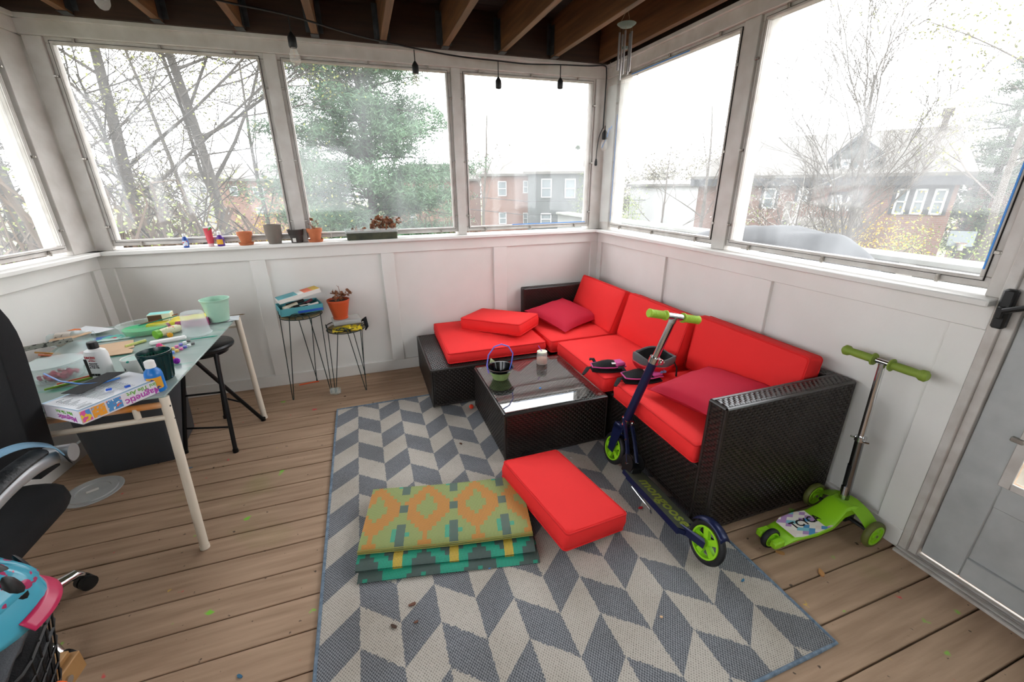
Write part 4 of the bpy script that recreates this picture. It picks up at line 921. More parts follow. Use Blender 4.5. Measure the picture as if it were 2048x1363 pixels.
b = MB(); b.prism([(-.335, -.038), (-.30, -.048), (-.22, -.052), (-.125, -.048), (-.115, .052), (-.22, .068), (-.30, .064), (-.335, .05)], 0, .0012)
def diamond_sticker():
    m = bpy.data.materials.new('diamond_sticker'); m.use_nodes = True; nt = m.node_tree; N = nt.nodes; p = N['Principled BSDF']; p.inputs['Roughness'].default_value = .5
    t = N.new('ShaderNodeTexCoord'); mp = N.new('ShaderNodeMapping'); mp.inputs['Rotation'].default_value = (0, 0, .7); mp.inputs['Scale'].default_value = (36, 62, 1)
    v = N.new('ShaderNodeTexVoronoi'); v.inputs['Randomness'].default_value = 0; v.inputs['Scale'].default_value = 1; link(nt, t.outputs['Object'], mp.inputs['Vector']); link(nt, mp.outputs[0], v.inputs['Vector'])
    s = N.new('ShaderNodeSeparateXYZ'); link(nt, v.outputs['Color'], s.inputs[0]); r = N.new('ShaderNodeValToRGB'); r.color_ramp.interpolation = 'CONSTANT'
    r.color_ramp.elements[0].color = lin('efe9dd'); r.color_ramp.elements[1].position = .38; r.color_ramp.elements[1].color = lin('4f93c4')
    for q, c in ((.55, 'b58fc0'), (.7, '82c3cf'), (.85, 'e9ddd2')): e = r.color_ramp.elements.new(q); e.color = lin(c)
    link(nt, s.outputs[0], r.inputs['Fac']); link(nt, r.outputs['Color'], p.inputs['Base Color']); return m
o = b.build('sticker', diamond_sticker(), g3, smooth=False); o.location = (0, .0, .0715)
text('lettering', 'TCYCA', .046, M_blk, g3, T(-.215, .008, .0732), bold=True, sx=1.05)
b = MB(); b.cyl((0, .008, .118), (.0, .022, .43), .0165, 16); b.build('lower_stem', mat('dark_chrome', '8c8c8e', .16, 1.), g3)
b = MB(); b.cyl((.0, .021, .42), (.018, .04, .765), .0125, 16); b.build('upper_stem', M_chrome, g3)
b = MB(); b.cyl((0, .012, .135), (0, .015, .20), .0185, 14); b.build('stem_collar', M_chrome, g3)
b = MB(); b.cyl((0, .014, .205), (0, .018, .305), .0172, 14); b.build('stem_label', M_blk, g3)
b = MB(); b.cyl((0, .021, .425), (0, .022, .445), .021, 14); b.tube([(-.012, .004, .435), (-.02, -.006, .437), (-.012, -.018, .438)], .004, 6); b.tube([(-.01, .038, .435), (-.02, .048, .437)], .004, 6); b.build('clamp', M_chrome, g3)
ct_ = Vector((.020, .042, .772))
b = MB(); b.cyl((ct_.x, ct_.y-.05, ct_.z), (ct_.x, ct_.y+.05, ct_.z), .0105, 12); b.build('handlebar', M_chrome, g3)
for sg in (-1, 1):
    b = MB(); pr = [(.028, .024), (.034, .026), (.037, .016), (.09, .0165), (.118, .015), (.128, .021), (.142, .0215), (.150, .014)]
    b.tube([(ct_.x, ct_.y+sg*a, ct_.z) for a, _ in pr], [r_ for _, r_ in pr], 16); b.build('grip', mat('olive_green_grip', '7c9134', .6), g3)

# ------------------------------------------------------------------ helmet and pads on the sofa
def helmet(parent, R0, M, shell_m, low_m, inner_m, vents, k=1.0, rim_wave=.012):
    """open ovoid shell (opening along +z after M), with raised ribs, vent dimples and a liner"""
    b = MB(); b.M = M; b2 = MB(); b2.M = M
    a_, c_, h_ = R0
    def sh(u, v, off=0, lo=0.):
        th = 2*PI*u; ph = PI/2*(lo+(1-lo)*v); e = 1+.05*math.cos(6*th)*math.sin(2*ph)
        x = (a_+off)*math.sin(ph)**.8*math.cos(th)*e; y = (c_+off)*math.sin(ph)**.8*math.sin(th)*e; z = -(h_+off)*math.cos(ph)
        if v > .8: z += rim_wave*math.sin(3*th)*(v-.8)*5
        return (x, y, z)
    b.grid(lambda u, v: sh(u, v, 0, .70), 48, 8); b.build('foam_rim', low_m, parent, solid=.008)
    b2.grid(lambda u, v: sh(u, v, .006, 0), 48, 14); 
    b2v = MB(); b2v.M = M; b2v.grid(lambda u, v: sh(u, v*.76, .006, 0), 48, 12); b2v.build('shell', shell_m, parent, solid=.006)
    b3 = MB(); b3.M = M; b3.grid(lambda u, v: sh(u, v*.98, -.016, 0), 32, 10); b3.build('liner', inner_m, parent)
    for u, v in vents:
        p = Vector(sh(u, v, .013)); n = Vector(sh(u, v, .03))-p; n.normalize(); tgt = Vector(sh(u+.02, v, .012))-p; X = tgt.normalized(); Y = Vector(sh(u, v+.02, .012))-p
        b4 = MB(); b4.M = M @ frame(p-n*.006, Y, X); b4.ball((0, 0, 0), .03*k, 12, 6, (1, .38, .16)); b4.build('vent', M_blk, parent)
M_hg = mat('grey_helmet_foam', '5f6163', .8, bump=(200, .3)); M_hr = mat('red_helmet_shell', 'c0202a', .3); M_blkf = mat('black_fabric', '161618', .95, bump=(300, .3)); M_pinkf = mat('pink_fabric', 'c2478c', .7)
hm = thing('helmet', 'grey and red bicycle helmet lying upside down on the middle sofa seat', 'helmet', (-.44, -1.475, .392), .5)
helmet(hm, (.138, .112, .112), T(0, 0, .119) @ R(.12, 'Y'), M_hr, M_hg, M_blkf, [(.03, .35), (.22, .35), (.47, .4), (.72, .35)])
b = MB(); b.tube([(-.12, 0, .11), (-.13, -.02, .14), (-.135, -.03, .10), (-.125, -.04, .05)], .007, 6, flat=.3); b.build('strap', M_blkf, hm); b = MB(); b.tube([(.03, -.10, .10), (.02, -.13, .06), (0, -.14, .015)], .006, 6, flat=.3); b.build('strap', M_blkf, hm)
text('lettering', 'ole', .03, mat('cyan_print', '3fa9dc', .5), hm, frame((-.085, -.0965, .062), (.80, -.60, 0), (-.12, -.16, .98)), bold=True)
def pad(name, label, loc, rz, L, W, seed, tag_=False, tilt=0.):
    t = thing(name, label, 'protective pad', loc, rz, group='pink and black protective pads on the sofa'); 
    b = MB()
    def up(u, v, o=0): 
        x = (u-.5)*L; ww = W*(.55+.45*math.sin(PI*min(1, max(0, u*.9+.05)))); y = (v-.5)*ww; z = .022+.042*math.sin(PI*u)*(1-(2*v-1)**2)+.012*(abs(2*v-1))**2+.004*noise.noise(Vector((x*30+seed, y*30, 1)))
        return (x, y, z+o)
    b.grid(up, 16, 8); b.grid(lambda u, v: (up(u, 1-v)[0], up(u, 1-v)[1], .004), 16, 8)
    b.build('pad_body', M_blkf, t, solid=.006)
    b = MB(); e = [up(i/16, 0) for i in range(17)]+[up(1-i/16, 1) for i in range(17)]
    b.tube(e, .0042, 5, closed=True); b.build('piping', M_pinkf, t)
    b = MB(); b.M = T(L*.30, 0, .048) @ R(.3); b.box((-.035, -W*.42, -.012), (.03, W*.30, .012), .008); b.build('pink_panel', M_pinkf, t)
    b = MB(); b.tube([(-L*.5, 0, .02), (-L*.62, -.012, .022), (-L*.72, -.04, .012), (-L*.82, -.07, .006)], [.012, .014, .013, .009], 8, flat=.35); b.build('strap', M_blkf, t); b = MB(); b.tube([(-L*.35, W*.4, .03), (-L*.4, W*.6, .05), (-L*.5, W*.7, .045)], .012, 8, flat=.4); b.build('strap', M_blkf, t)
    if tag_:
        b = MB(); b.box((.0, -.02, .068), (.03, .006, .0695)); b.build('care_label', mat('white_label', 'e4e1da', .7), t)
    b = MB(); b.M = T(L*.12, -W*.34, .056); b.box((-.012, -.009, -.002), (.012, .009, .003), .001); b.build('buckle', mat('white_plastic', 'e6e6e4', .4), t)
    return t
pad('knee_pad', 'black and pink knee pad with long strap at the front edge of the middle seat', (-.665, -1.345, .386), -.30, .20, .095, 1)
pad('elbow_pad', 'black and pink pad with a small white label, beside the helmet at the seat joint', (-.56, -1.535, .388), -.22, .22, .12, 2, True)

# ------------------------------------------------------------------ on the coffee table
ZT = .3088
p = atz(1006, 762, ZT); bw = thing('paint_bowl', 'small black bowl on the coffee table, painted green outside, with a blue handle', 'bowl', (p.x, p.y+.05, ZT))
b = MB(); b.lathe([(.045, 0), (.048, .004), (.058, .03), (.070, .055)], 28); b.build('painted_side', mat('pale_green_paint', 'a3ba78', .6, var=(30, '7f9c5e'), spots=[(18, .7, '2b3a2c')]), bw)
b = MB(); b.lathe([(.070, .055), (.078, .075), (.085, .077), (.085, .079), (.076, .078), (.066, .05), (.05, .012), (0.001, .011)], 28, cap0=False); b.build('bowl_rim', mat('black_shiny_plastic', '0d0e0f', .12), bw)
b = MB(); b.tube([(-.078+.0, -.01, .05), (-.086, 0, .10), (-.074, .0, .165), (-.035, .0, .215), (.01, 0, .225), (.055, 0, .205), (.083, 0, .155), (.075, 0, .10), (.062, 0, .05)], .0042, 8); b.build('handle', mat('blue_ribbon_plastic', '4f7be0', .35, var=(20, '8f7ae0')), bw)
p = atz(1086, 728, ZT); cp = thing('paint_cup', 'clear plastic cup of murky paint water with a purple brush, on the coffee table', 'cup', (p.x, p.y+.02, ZT))
b = MB(); b.lathe([(.036, 0), (.037, .003), (.036, .045), (.033, .085), (.034, .086), (.0345, .083)], 24); b.build('cup', M_frost, cp)
b = MB(); b.lathe([(.001, .004), (.034, .004), (.0335, .038), (.001, .038)], 24, cap0=False); b.build('paint_water', mat('murky_orange_water', 'c79a7c', .2, var=(40, 'c2603f')), cp)
b = MB(); b.lathe([(.0335, .076), (.034, .087), (.0015, .0865)], 24, cap0=False); b.build('lid_film', mat('cream_film', 'dfe3cc', .5), cp)
b = MB(); b.cyl((.012, 0, .062), (-.022, .012, .125), .0028, 8); b.build('brush', mat('purple_brush', '9b4fc0', .4), cp)
p = atz(1080, 776, ZT); b = MB(); b.prism([(-.007, -.004), (.006, -.006), (.007, .004), (-.003, .006)], 0, .004); tag(b.build('plastic_bit', M_tape, loc=(0, 0, 0)), 'tiny blue plastic bit on the coffee table glass', 'scrap').location = (p.x, p.y, ZT)
p = atz(991, 728, .295); b = MB(); b.add([(-.02, 0, 0), (.025, 0, 0), (-.01, .004, .035)], [(0, 1, 2)]); o = b.build('paper_triangle', mat('pale_green_paper', 'cbd6a6', .7), solid=.001); o.location = (-1.235, -.80, .297); tag(o, 'pale green paper corner behind the black bowl', 'paper')

# ------------------------------------------------------------------ plant stands
M_wire = mat('dark_green_wire', '2c3a38', .5, .5)
def stand(label, c, r, h, feet, rot=0., loops=8, tall=True):
    t = thing('plant_stand', label, 'plant stand', (c[0], c[1], 0))
    b = MB()
    for z in (h-.028, h):
        b.tube([(r*math.cos(2*PI*i/28), r*math.sin(2*PI*i/28), z) for i in range(28)], .0032, 6, closed=True)
    b.build('ring', M_wire, t)
    for i, (fx, fy) in enumerate(feet):   # each hairpin leg: two wires meeting at the foot, bent over a loop on the ring
        a = math.atan2(fy, fx); b = MB(); d = .36
        pts = [(fx, fy, .004), (r*math.cos(a-d), r*math.sin(a-d), h-.028)]
        for q in range(1, 8): aa = a-d-.38+.38*math.cos(PI*q/8); pts.append((r*math.cos(aa), r*math.sin(aa), h-.028+.05*math.sin(PI*q/8)))
        pts = [(fx-.003, fy, .004), (r*math.cos(a-d), r*math.sin(a-d), h-.028)]+[(r*math.cos(a-d-.33+.33*math.cos(PI*q/8)), r*math.sin(a-d-.33+.33*math.cos(PI*q/8)), h-.028+.045*math.sin(PI*q/8)) for q in range(1, 9)]
        b.tube(pts, .0032, 6)
        pts = [(fx+.003, fy, .004), (r*math.cos(a+d), r*math.sin(a+d), h-.028)]+[(r*math.cos(a+d+.33-.33*math.cos(PI*q/8)), r*math.sin(a+d+.33-.33*math.cos(PI*q/8)), h-.028+.045*math.sin(PI*q/8)) for q in range(1, 9)]
        b.tube(pts, .0032, 6); b.ball((fx, fy, .006), .006, 8, 5); b.build('leg', M_wire, t)
    b = MB(); b.prism([(r*.97*math.cos(2*PI*i/32), r*.97*math.sin(2*PI*i/32)) for i in range(32)], h-.027, h-.020); b.build('shelf_board', mat('tan_board', '9a8a68', .7, var=(12, '7f7355')), t)
    return t
stand('taller wire plant stand holding the open cardboard box', (-2.455, -.165), .138, .620, [(-.135, -.13), (.0, .145), (.12, -.10), (-.13, .09)][:3])
stand('shorter wire plant stand under the orange flower pot', (-2.175, -.145), .135, .480, [(-.13, -.135), (.085, -.165), (.08, .12)])
M_teal = mat('teal_printed_card', '4f9ba3', .6); M_wcard = mat('white_card', 'dedcd6', .7); M_card = mat('brown_cardboard', 'b69a75', .8)
bx = thing('open_box', 'open teal and white cardboard box crammed with craft scraps, on the taller wire stand', 'box', (-2.455, -.165, .624), .30)
W_, D_, H_ = .27, .20, .05
b = MB(); b.box((-W_/2, -D_/2, 0), (W_/2, D_/2, .004)); 
b.box((-W_/2, -D_/2, .004), (W_/2, -D_/2+.003, H_)); b.box((-W_/2, D_/2-.003, .004), (W_/2, D_/2, H_)); b.box((-W_/2, -D_/2, .004), (-W_/2+.003, D_/2, H_)); b.box((W_/2-.003, -D_/2, .004), (W_/2, D_/2, H_)); b.build('tray', M_teal, bx)
lid = MB(); lid.M = T(-W_/2+.01, D_/2, H_+.016) @ R(-.17, 'Y') @ R(-.10, 'X') @ T(W_/2, -D_/2, 0)
lid.box((-W_/2, -D_/2, .025), (W_/2, D_/2, .028)); lid.box((-W_/2, -D_/2, .0), (-W_/2+.003, D_/2, .025)); lid.box((-W_/2, -D_/2, .0), (W_/2, -D_/2+.003, .025)); lo_ = lid.build('lid', M_wcard, bx)
def patch(m_, a, c, name='printed_patch'):
    q = MB(); q.M = lid.M; q.box((a[0], a[1], .0281), (c[0], c[1], .0287)); return q.build(name, m_, lo_)
patch(M_teal, (-W_/2, -D_/2), (-.01, D_/2)); patch(mat('orange_print', 'dd6a45', .6), (.03, -D_/2), (.085, D_/2)); patch(mat('mustard_print', 'c9a63a', .6), (.085, -D_/2), (W_/2, D_/2)); patch(M_blk, (-.10, -.06), (-.035, -.02))
for k, (x, y, z, l, r_, mm, a) in enumerate([(-.06, -.02, .045, .10, .014, mat('cream_tube', 'cfc6b0', .5), .3), (.0, -.05, .045, .09, .012, M_blk, -.2), (.05, .0, .05, .1, .01, mat('plum_scrap', '5c2430', .6), .6), (-.09, -.05, .03, .07, .016, M_wcard, 1.2), (.08, -.06, .045, .07, .008, M_wcard, .1), (-.02, .03, .05, .12, .012, M_blk, .1)]):
    d = Vector((math.cos(a), math.sin(a), .15)).normalized()*l/2; b = MB(); b.cyl(Vector((x, y, z))-d, Vector((x, y, z))+d, r_, 10); b.build('craft_scrap', mm, bx)
b = MB(); b.M = T(.03, -.09, .025) @ R(.5, 'X'); b.box((-.06, -.03, 0), (.10, .015, .002)); b.build('blue_flyer', mat('blue_print', '2b4fa8', .5), bx)
b = MB(); b.M = T(.02, -.075, .052) @ R(.3); b.box((-.03, -.012, 0), (.04, .012, .003)); b.build('paper_scrap', M_wcard, bx)
cs = thing('clear_case', 'flat clear plastic case lying on the shorter wire stand', 'case', (-2.165, -.145, .500), .15)
b = MB(); b.box((-.095, -.075, 0), (.095, .075, .032), .004); b.build('case_body', M_frost, cs)
b = MB(); b.box((-.09, -.072, .005), (.085, -.070, .012)); b.build('case_label', mat('slate_label', '46566e', .5), cs)
b = MB()
def yg(u, v): return ((u-.5)*.20, -.06+(v-.5)*.10, .462+.02*abs(noise.noise(Vector((u*6, v*5, 2))))*2+.004)
b.grid(yg, 14, 8); o = b.build('yellow_gloves', mat('yellow_rubber', 'd9c02c', .5), solid=.004); o.location = (-2.16, -.165, .0); tag(o, 'crumpled yellow rubber gloves under the clear case', 'gloves')
b = MB(); b.tube([(.12, -.02, .0), (.14, -.04, .03), (.15, -.07, -.03), (.135, -.06, -.06)], [.012, .015, .012, .005], 8, flat=.3); o = b.build('black_strap', M_blkf); o.location = (-2.175, -.145, .5); tag(o, 'black fabric strap hooked over the ring of the shorter stand', 'strap')
M_terra = mat('terracotta', 'c0714a', .8, var=(14, 'ad6440'), bump=(80, .1)); M_soil = mat('dry_soil', '3d2f26', .95, bump=(60, 1.)); M_oran = mat('orange_plastic_pot', 'c4532a', .45); M_dry = mat('dried_brown_leaves', '6d4430', .8, var=(20, '93613f'))
def dry_plant(parent, c, n, rad, h, seed, leafs=3, nm='dead_plant', droop=.5):
    rr = random.Random(seed); st = MB(); lf = MB()
    for i in range(n):
        a = rr.uniform(0, 6.3); q = rr.uniform(.2, 1)*rad; hh = h*rr.uniform(.4, 1); p0 = Vector(c); p2 = p0+Vector((math.cos(a)*q, math.sin(a)*q, hh)); p1 = p0.lerp(p2, .5)+Vector((rr.gauss(0, .01), rr.gauss(0, .01), hh*.35))
        if rr.random() < droop: p2.z = p0.z+hh*.3
        st.tube([p0, p1, p2], .0014, 4)
        for k in range(leafs):
            pp = p1.lerp(p2, rr.random()); leaf_mesh(lf, [pp+Vector((rr.gauss(0, .006), rr.gauss(0, .006), rr.gauss(0, .006)))], .014, 0, .7)
    st.build('stems', M_dry, parent); o = lf.build('leaves', M_dry, parent, smooth=False); o['kind'] = 'stuff'
pt = thing('flower_pot', 'orange plastic pot with a withered plant, on the shorter wire stand', 'flower pot', (-2.20, -.145, .534))
b = MB(); b.lathe([(.052, 0), (.053, .012), (.050, .014), (.075, .128), (.078, .13), (.078, .142), (.074, .142), (.072, .128), (.001, .122)], 28); b.build('pot', M_oran, pt)
b = MB(); b.lathe([(.0715, .128), (.001, .131)], 20, cap0=False); b.build('soil', M_soil, pt)
dry_plant(pt, (.02, 0, .13), 16, .09, .08, 5, 4); b = MB(); b.tube([(.01, 0, .13), (.02, 0, .19), (.015, 0, .24)], .0015, 4); b.tube([(.02, 0, .19), (.035, 0, .14)], .0012, 4); b.tube([(.017, 0, .225), (.005, 0, .245)], .001, 4); b.build('dry_stalk', M_dry, pt)
# on the floor near the stands
cpx = thing('plastic_cup', 'small clear plastic cup fallen over beneath the wire stands', 'cup', (-2.335, -.29, .026), -.3, rot=(0, PI/2, -.3))
b = MB(); b.lathe([(.024, 0), (.026, .05), (.029, .062), (.0285, .06), (.0225, .003)], 20); b.build('cup', M_clear, cpx)
b = MB(); b.tube([(-2.58, -.05, .005), (-2.50, -.035, .005), (-2.44, -.03, .005)], .004, 6); tag(b.build('orange_strip', mat('orange_strip', 'e8592a', .5), loc=(-2.51, -.04, 0)), 'bright orange strip on the floor below the taller stand', 'scrap')

# ------------------------------------------------------------------ on the back sill
SZ = 1.0745
def pot(name, label, loc, prof, m_, group=None, saucer=None, soil=None, n=28):
    t = thing(name, label, 'flower pot', loc, 0, group); b = MB(); b.lathe(prof, n); b.build('pot', m_, t)
    if saucer: b = MB(); b.lathe(saucer, 28); b.build('saucer', m_, t)
    if soil: b = MB(); b.lathe([(soil[0], soil[1]), (.001, soil[1]+.003)], 20, cap0=False); b.build('soil', M_soil, t)
    return t
PG = 'flower pots on the back sill'
pot('flower_pot', 'small terracotta pot with saucer, leftmost pot on the sill', (-2.728, -.006, SZ), [(.030, .012), (.040, .062), (.045, .062), (.047, .086), (.041, .086), (.038, .06), (.028, .02), (.001, .02)], M_terra, PG, [(.04, 0), (.048, .016), (.044, .016), (.038, .006), (.001, .006)])
pot('flower_pot', 'tall grey-brown faceted pot on the sill, second from the left', (-2.553, -.006, SZ), [(.040, 0), (.052, .05), (.055, .124), (.056, .127), (.051, .127), (.048, .10), (.001, .10)], mat('taupe_ceramic', '7d746b', .6, var=(8, '6d655d')), PG, n=10)
dk_ = pot('flower_pot', 'dark brown plastic pot with a white sticker, third on the sill', (-2.415, -.004, SZ), [(.036, 0), (.042, .05), (.046, .052), (.052, .085), (.054, .09), (.049, .09), (.040, .05), (.001, .05)], mat('dark_brown_plastic', '3c3633', .5), PG)
b = MB(); b.box((-.020, -.0425, .008), (.0, -.0405, .034)); b.build('price_sticker', M_wcard, dk_)
q4_ = pot('flower_pot', 'terracotta pot with dry twigs and saucer, beside the dark brown pot', (-2.292, -.010, SZ), [(.034, .014), (.044, .066), (.049, .066), (.052, .092), (.046, .092), (.042, .07), (.001, .07)], M_terra, PG, [(.044, 0), (.053, .018), (.049, .018), (.04, .006), (.001, .006)], (.044, .08))
dry_plant(q4_, (0, 0, .082), 7, .05, .07, 9, 1, droop=.2); b = MB(); b.tube([(-.01, 0, .08), (-.02, .0, .14), (-.012, .0, .17)], .0012, 4); b.build('twig', M_dry, q4_)
pl = thing('planter_tray', 'long dark green planter tray with dead brown plants on the sill', 'planter', (-1.905, -.006, SZ))
b = MB(); rrings(b, .36, .085, [(.035, 0), (.006, .0), (.003, .004), (0, .055), (-.002, .062), (.003, .062), (.004, .045), (.035, .045)], .015); b.build('tray', mat('moss_stained_tray', '2f332b', .7, var=(16, '4f5340')), pl)
b = MB(); rrings(b, .372, .092, [(0, .05), (-.003, .078), (-.001, .078), (.002, .05)], .015); b.build('clear_liner', M_clear, pl)
b = MB(); b.box((-.165, -.032, .04), (.165, .032, .057), .006); b.build('soil', M_soil, pl)
for k, x in enumerate((.02, .06, .10, .14)): dry_plant(pl, (x, -.008, .06), 11, .085, .10, 20+k, 5, droop=.35)
dry_plant(pl, (-.09, -.01, .05), 5, .04, .05, 40, 3)
def bottle(name, label, loc, prof, m_, cap, capm, rz=0, rot=None, group=None, lab=None, sx=1, sy=1):
    t = thing(name, label, 'bottle', loc, rz, group, rot); b = MB(); b.lathe(prof, 20, sx=sx, sy=sy); b.build('bottle', m_, t); b = MB(); b.lathe(cap, 16, cap1=True, sx=sx if sx == 1 else 1, sy=1); b.build('cap', capm, t)
    if lab:
        z0, z1, r_, lm, a0, a1 = lab; b = MB(); b.grid(lambda u, v: (r_*math.cos(a0+(a1-a0)*u)*sx, r_*math.sin(a0+(a1-a0)*u)*sy, z0+(z1-z0)*v), 14, 3); b.build('label', lm, t)
    return t
M_wp = mat('white_plastic', 'e6e6e4', .4); M_yell = mat('yellow_label', 'd9a22e', .5)
SGp = 'paint bottles on the back sill'
bottle('paint_bottle', 'small blue paint bottle with white cap at the left end of the sill', (-3.075, -.005, SZ), [(.014, 0), (.0165, .003), (.0165, .055), (.010, .064), (.010, .07)], mat('blue_paint', '27509c', .35), [(.010, .07), (.010, .088)], M_wp, group=SGp, lab=(.012, .045, .0169, mat('red_white_label', 'c9d2df', .5, spots=[(60, .55, 'b7322f')]), -2.6, -.6))
tb = thing('paint_tube', 'upside-down red paint tube standing on its white cap on the sill', 'paint tube', (-2.935, -.005, SZ), .1, SGp)
b = MB(); b.lathe([(.016, 0), (.017, .02)], 16, cap1=True); b.build('cap', mat('pinkish_cap', 'e0b9bd', .4), tb)
b = MB(); vs = []
for i in range(9):
    s = i/8; z = .02+.10*s
    for k in range(16): a = 2*PI*k/16; vs.append(((.018+.006*s)*math.cos(a), .018*(1-s*.94)*math.sin(a), z))
b.add(vs, [(i*16+k, i*16+(k+1) % 16, (i+1)*16+(k+1) % 16, (i+1)*16+k) for i in range(8) for k in range(16)]); b.build('tube', mat('red_paint_tube', 'c93645', .35, spots=[(50, .66, '7a1f2b')]), tb)
b = MB(); b.box((-.024, -.002, .118), (.024, .002, .128)); b.build('crimp', M_wp, tb)
b = MB(); b.add([(.0, -.004, .10), (.02, -.006, .115), (.024, -.004, .125), (.01, -.005, .12)], [(0, 1, 2, 3)]); b.build('green_leaf', mat('green_plastic_leaf', '3ba24a', .5), tb, solid=.001)
bottle('paint_bottle', 'purple paint bottle with yellow label and white flip cap on the sill', (-2.878, -.002, SZ), [(.020, 0), (.0225, .004), (.0225, .052), (.012, .068), (.011, .072)], mat('purple_paint', '532a86', .35), [(.012, .072), (.011, .092), (.005, .098)], M_wp, group=SGp, lab=(.012, .045, .0229, M_yell, -2.5, -.7))

# ------------------------------------------------------------------ work table
M_cream = mat('cream_enamel_tube', 'ddd3c2', .45, spots=[(14, .71, '3f9c86'), (10, .74, 'd9a73c')])
def painted_glass():
    m = bpy.data.materials.new('paint_smeared_glass'); m.use_nodes = True; nt = m.node_tree; N = nt.nodes; p = N['Principled BSDF']; p.inputs['Roughness'].default_value = .12; p.inputs['Specular IOR Level'].default_value = .7
    g = N.new('ShaderNodeTexCoord'); mp = N.new('ShaderNodeMapping'); mp.inputs['Scale'].default_value = (1, 3.2, 1); mp.inputs['Rotation'].default_value = (0, 0, .5); link(nt, g.outputs['Object'], mp.inputs['Vector'])
    out = None; base = lin('a9bab5')
    for k, (sc_, th, col, w_) in enumerate(((2, .48, 'c3cfc9', .2), (4, .60, '6fb3a2', .1), (6, .68, 'a8c98f', .06), (9, .72, '2e9c84', .03), (16, .73, 'd96a7a', .02), (12, .74, '8c6bb0', .02), (3, .66, 'dfe6e2', .1))):
        ad = N.new('ShaderNodeVectorMath'); ad.inputs[1].default_value = (k*3.7, k*1.9, 0); link(nt, mp.outputs[0], ad.inputs[0]); n = N.new('ShaderNodeTexNoise'); n.inputs['Scale'].default_value = sc_; n.inputs['Detail'].default_value = 5; link(nt, ad.outputs[0], n.inputs['Vector'])
        r = N.new('ShaderNodeValToRGB'); r.color_ramp.elements[0].position = th; r.color_ramp.elements[1].position = th+w_; r.color_ramp.elements[0].color = (0, 0, 0, 1); link(nt, n.outputs['Fac'], r.inputs['Fac'])
        x = N.new('ShaderNodeMix'); x.data_type = 'RGBA'; link(nt, r.outputs['Color'], x.inputs['Factor']); x.inputs['B'].default_value = lin(col)
        if out is None: x.inputs['A'].default_value = base
        else: link(nt, out, x.inputs['A'])
        out = x.outputs['Result']
    link(nt, out, p.inputs['Base Color']); tr = N.new('ShaderNodeBsdfTransparent'); tr.inputs['Color'].default_value = (.75, .85, .82, 1); mx = N.new('ShaderNodeMixShader'); mx.inputs['Fac'].default_value = .72
    link(nt, tr.outputs[0], mx.inputs[1]); link(nt, p.outputs[0], mx.inputs[2]); link(nt, mx.outputs[0], N['Material Output'].inputs['Surface']); return m
X0, X1, Y0, Y1, TZ = -3.475, -2.752, -1.575, -.452, .705
wt = thing('craft_table', 'paint-smeared glass table on cream tube legs, strewn with craft things', 'table', ((X0+X1)/2, (Y0+Y1)/2, 0))
b = MB(); b.box((X0, Y0, TZ-.008), (X1, Y1, TZ), .002); b.build('glass_top', painted_glass(), wt, world=True)
for (x, y, fx, fy) in ((X1-.012, Y0+.02, -2.768, -1.62), (X1-.010, Y1-.02, -2.738, -.505), (X0+.015, Y1-.02, -3.44, -.50), (X0+.015, Y0+.02, -3.47, -1.60)):
    b = MB(); b.cyl((fx, fy, .001), (x, y, TZ-.012), .0165, 14); b.cyl((fx, fy, .0), (fx+(x-fx)*.02, fy+(y-fy)*.02, .016), .0185, 14); b.build('leg', M_cream, wt, world=True)
M_orr = mat('orange_painted_rail', 'd98a3a', .5, var=(6, 'ddd3c2'))
def rail(nm, a, c, r_, mm=M_cream): b = MB(); b.cyl(a, c, r_, 10); b.build(nm, mm, wt, world=True)
rail('rail', (X0+.02, Y0+.015, .662), (X1-.02, Y0+.015, .662), .0125, M_orr); rail('rail', (X0+.02, Y0+.005, .612), (X1-.02, Y0+.005, .612), .0105); rail('rail_post', (-2.86, Y0+.01, .612), (-2.86, Y0+.012, .662), .011)
rail('rail', (X0+.02, Y1-.02, .64), (X1-.02, Y1-.02, .64), .009); rail('rail', (X0+.018, Y0+.02, .672), (X0+.018, Y1-.02, .672), .010)
for z in (.655, .60):
    b = MB(); b.ball((-2.7525, Y0+.012-.0, z), .0055, 8, 5); b.build('rail_hole', M_dark, wt, world=True)
TT = TZ+.0006
def on(px, py): return atz(px, py, TT)
def zz(x, y): return on(80+x/4.543, 560+y/4.543)     # positions read off the close view of the table
# flat box with game print, facing up with a sheet of instructions
pF, pR, pL = atz(148+7, 822, TT+.052), atz(298, 765, TT+.052), atz(109, 800, TT+.052)
gx_ = Vector((pR.x-pF.x, pR.y-pF.y, 0)); ga = math.atan2(gx_.y, gx_.x); LW = .27; LD = .19
M_sky = mat('light_blue_box_card', 'a9c8de', .5); M_print = mat('pink_violet_print', 'b04aa8', .5); M_grp = mat('green_print', '6cab4a', .5)
gb = thing('game_box', 'flat children\'s craft kit box with purple lettering at the front corner of the glass table', 'box', (pF.x, pF.y, TT), ga)
b = MB(); b.box((0, 0, 0), (LW, LD, .05), .0015); b.build('box_body', mat('white_box_card', 'd9d5dc', .5), gb)
b = MB(); b.box((.001, .001, .0502), (LW-.001, LD-.001, .0508)); b.build('box_top', M_sky, gb)
FM = frame((0, -.0006, 0), (1, 0, 0), (0, 0, 1))
text('lettering', 'Magnetic', .034, M_print, gb, T(.192, -.0004, .015) @ R(PI/2, 'X') @ R(PI), .0003, True, sx=1.0)
text('lettering', 'Mini Tile Art', .021, M_grp, gb, T(.198, -.0004, .040) @ R(PI/2, 'X') @ R(PI), .0003, True, sx=1.05)
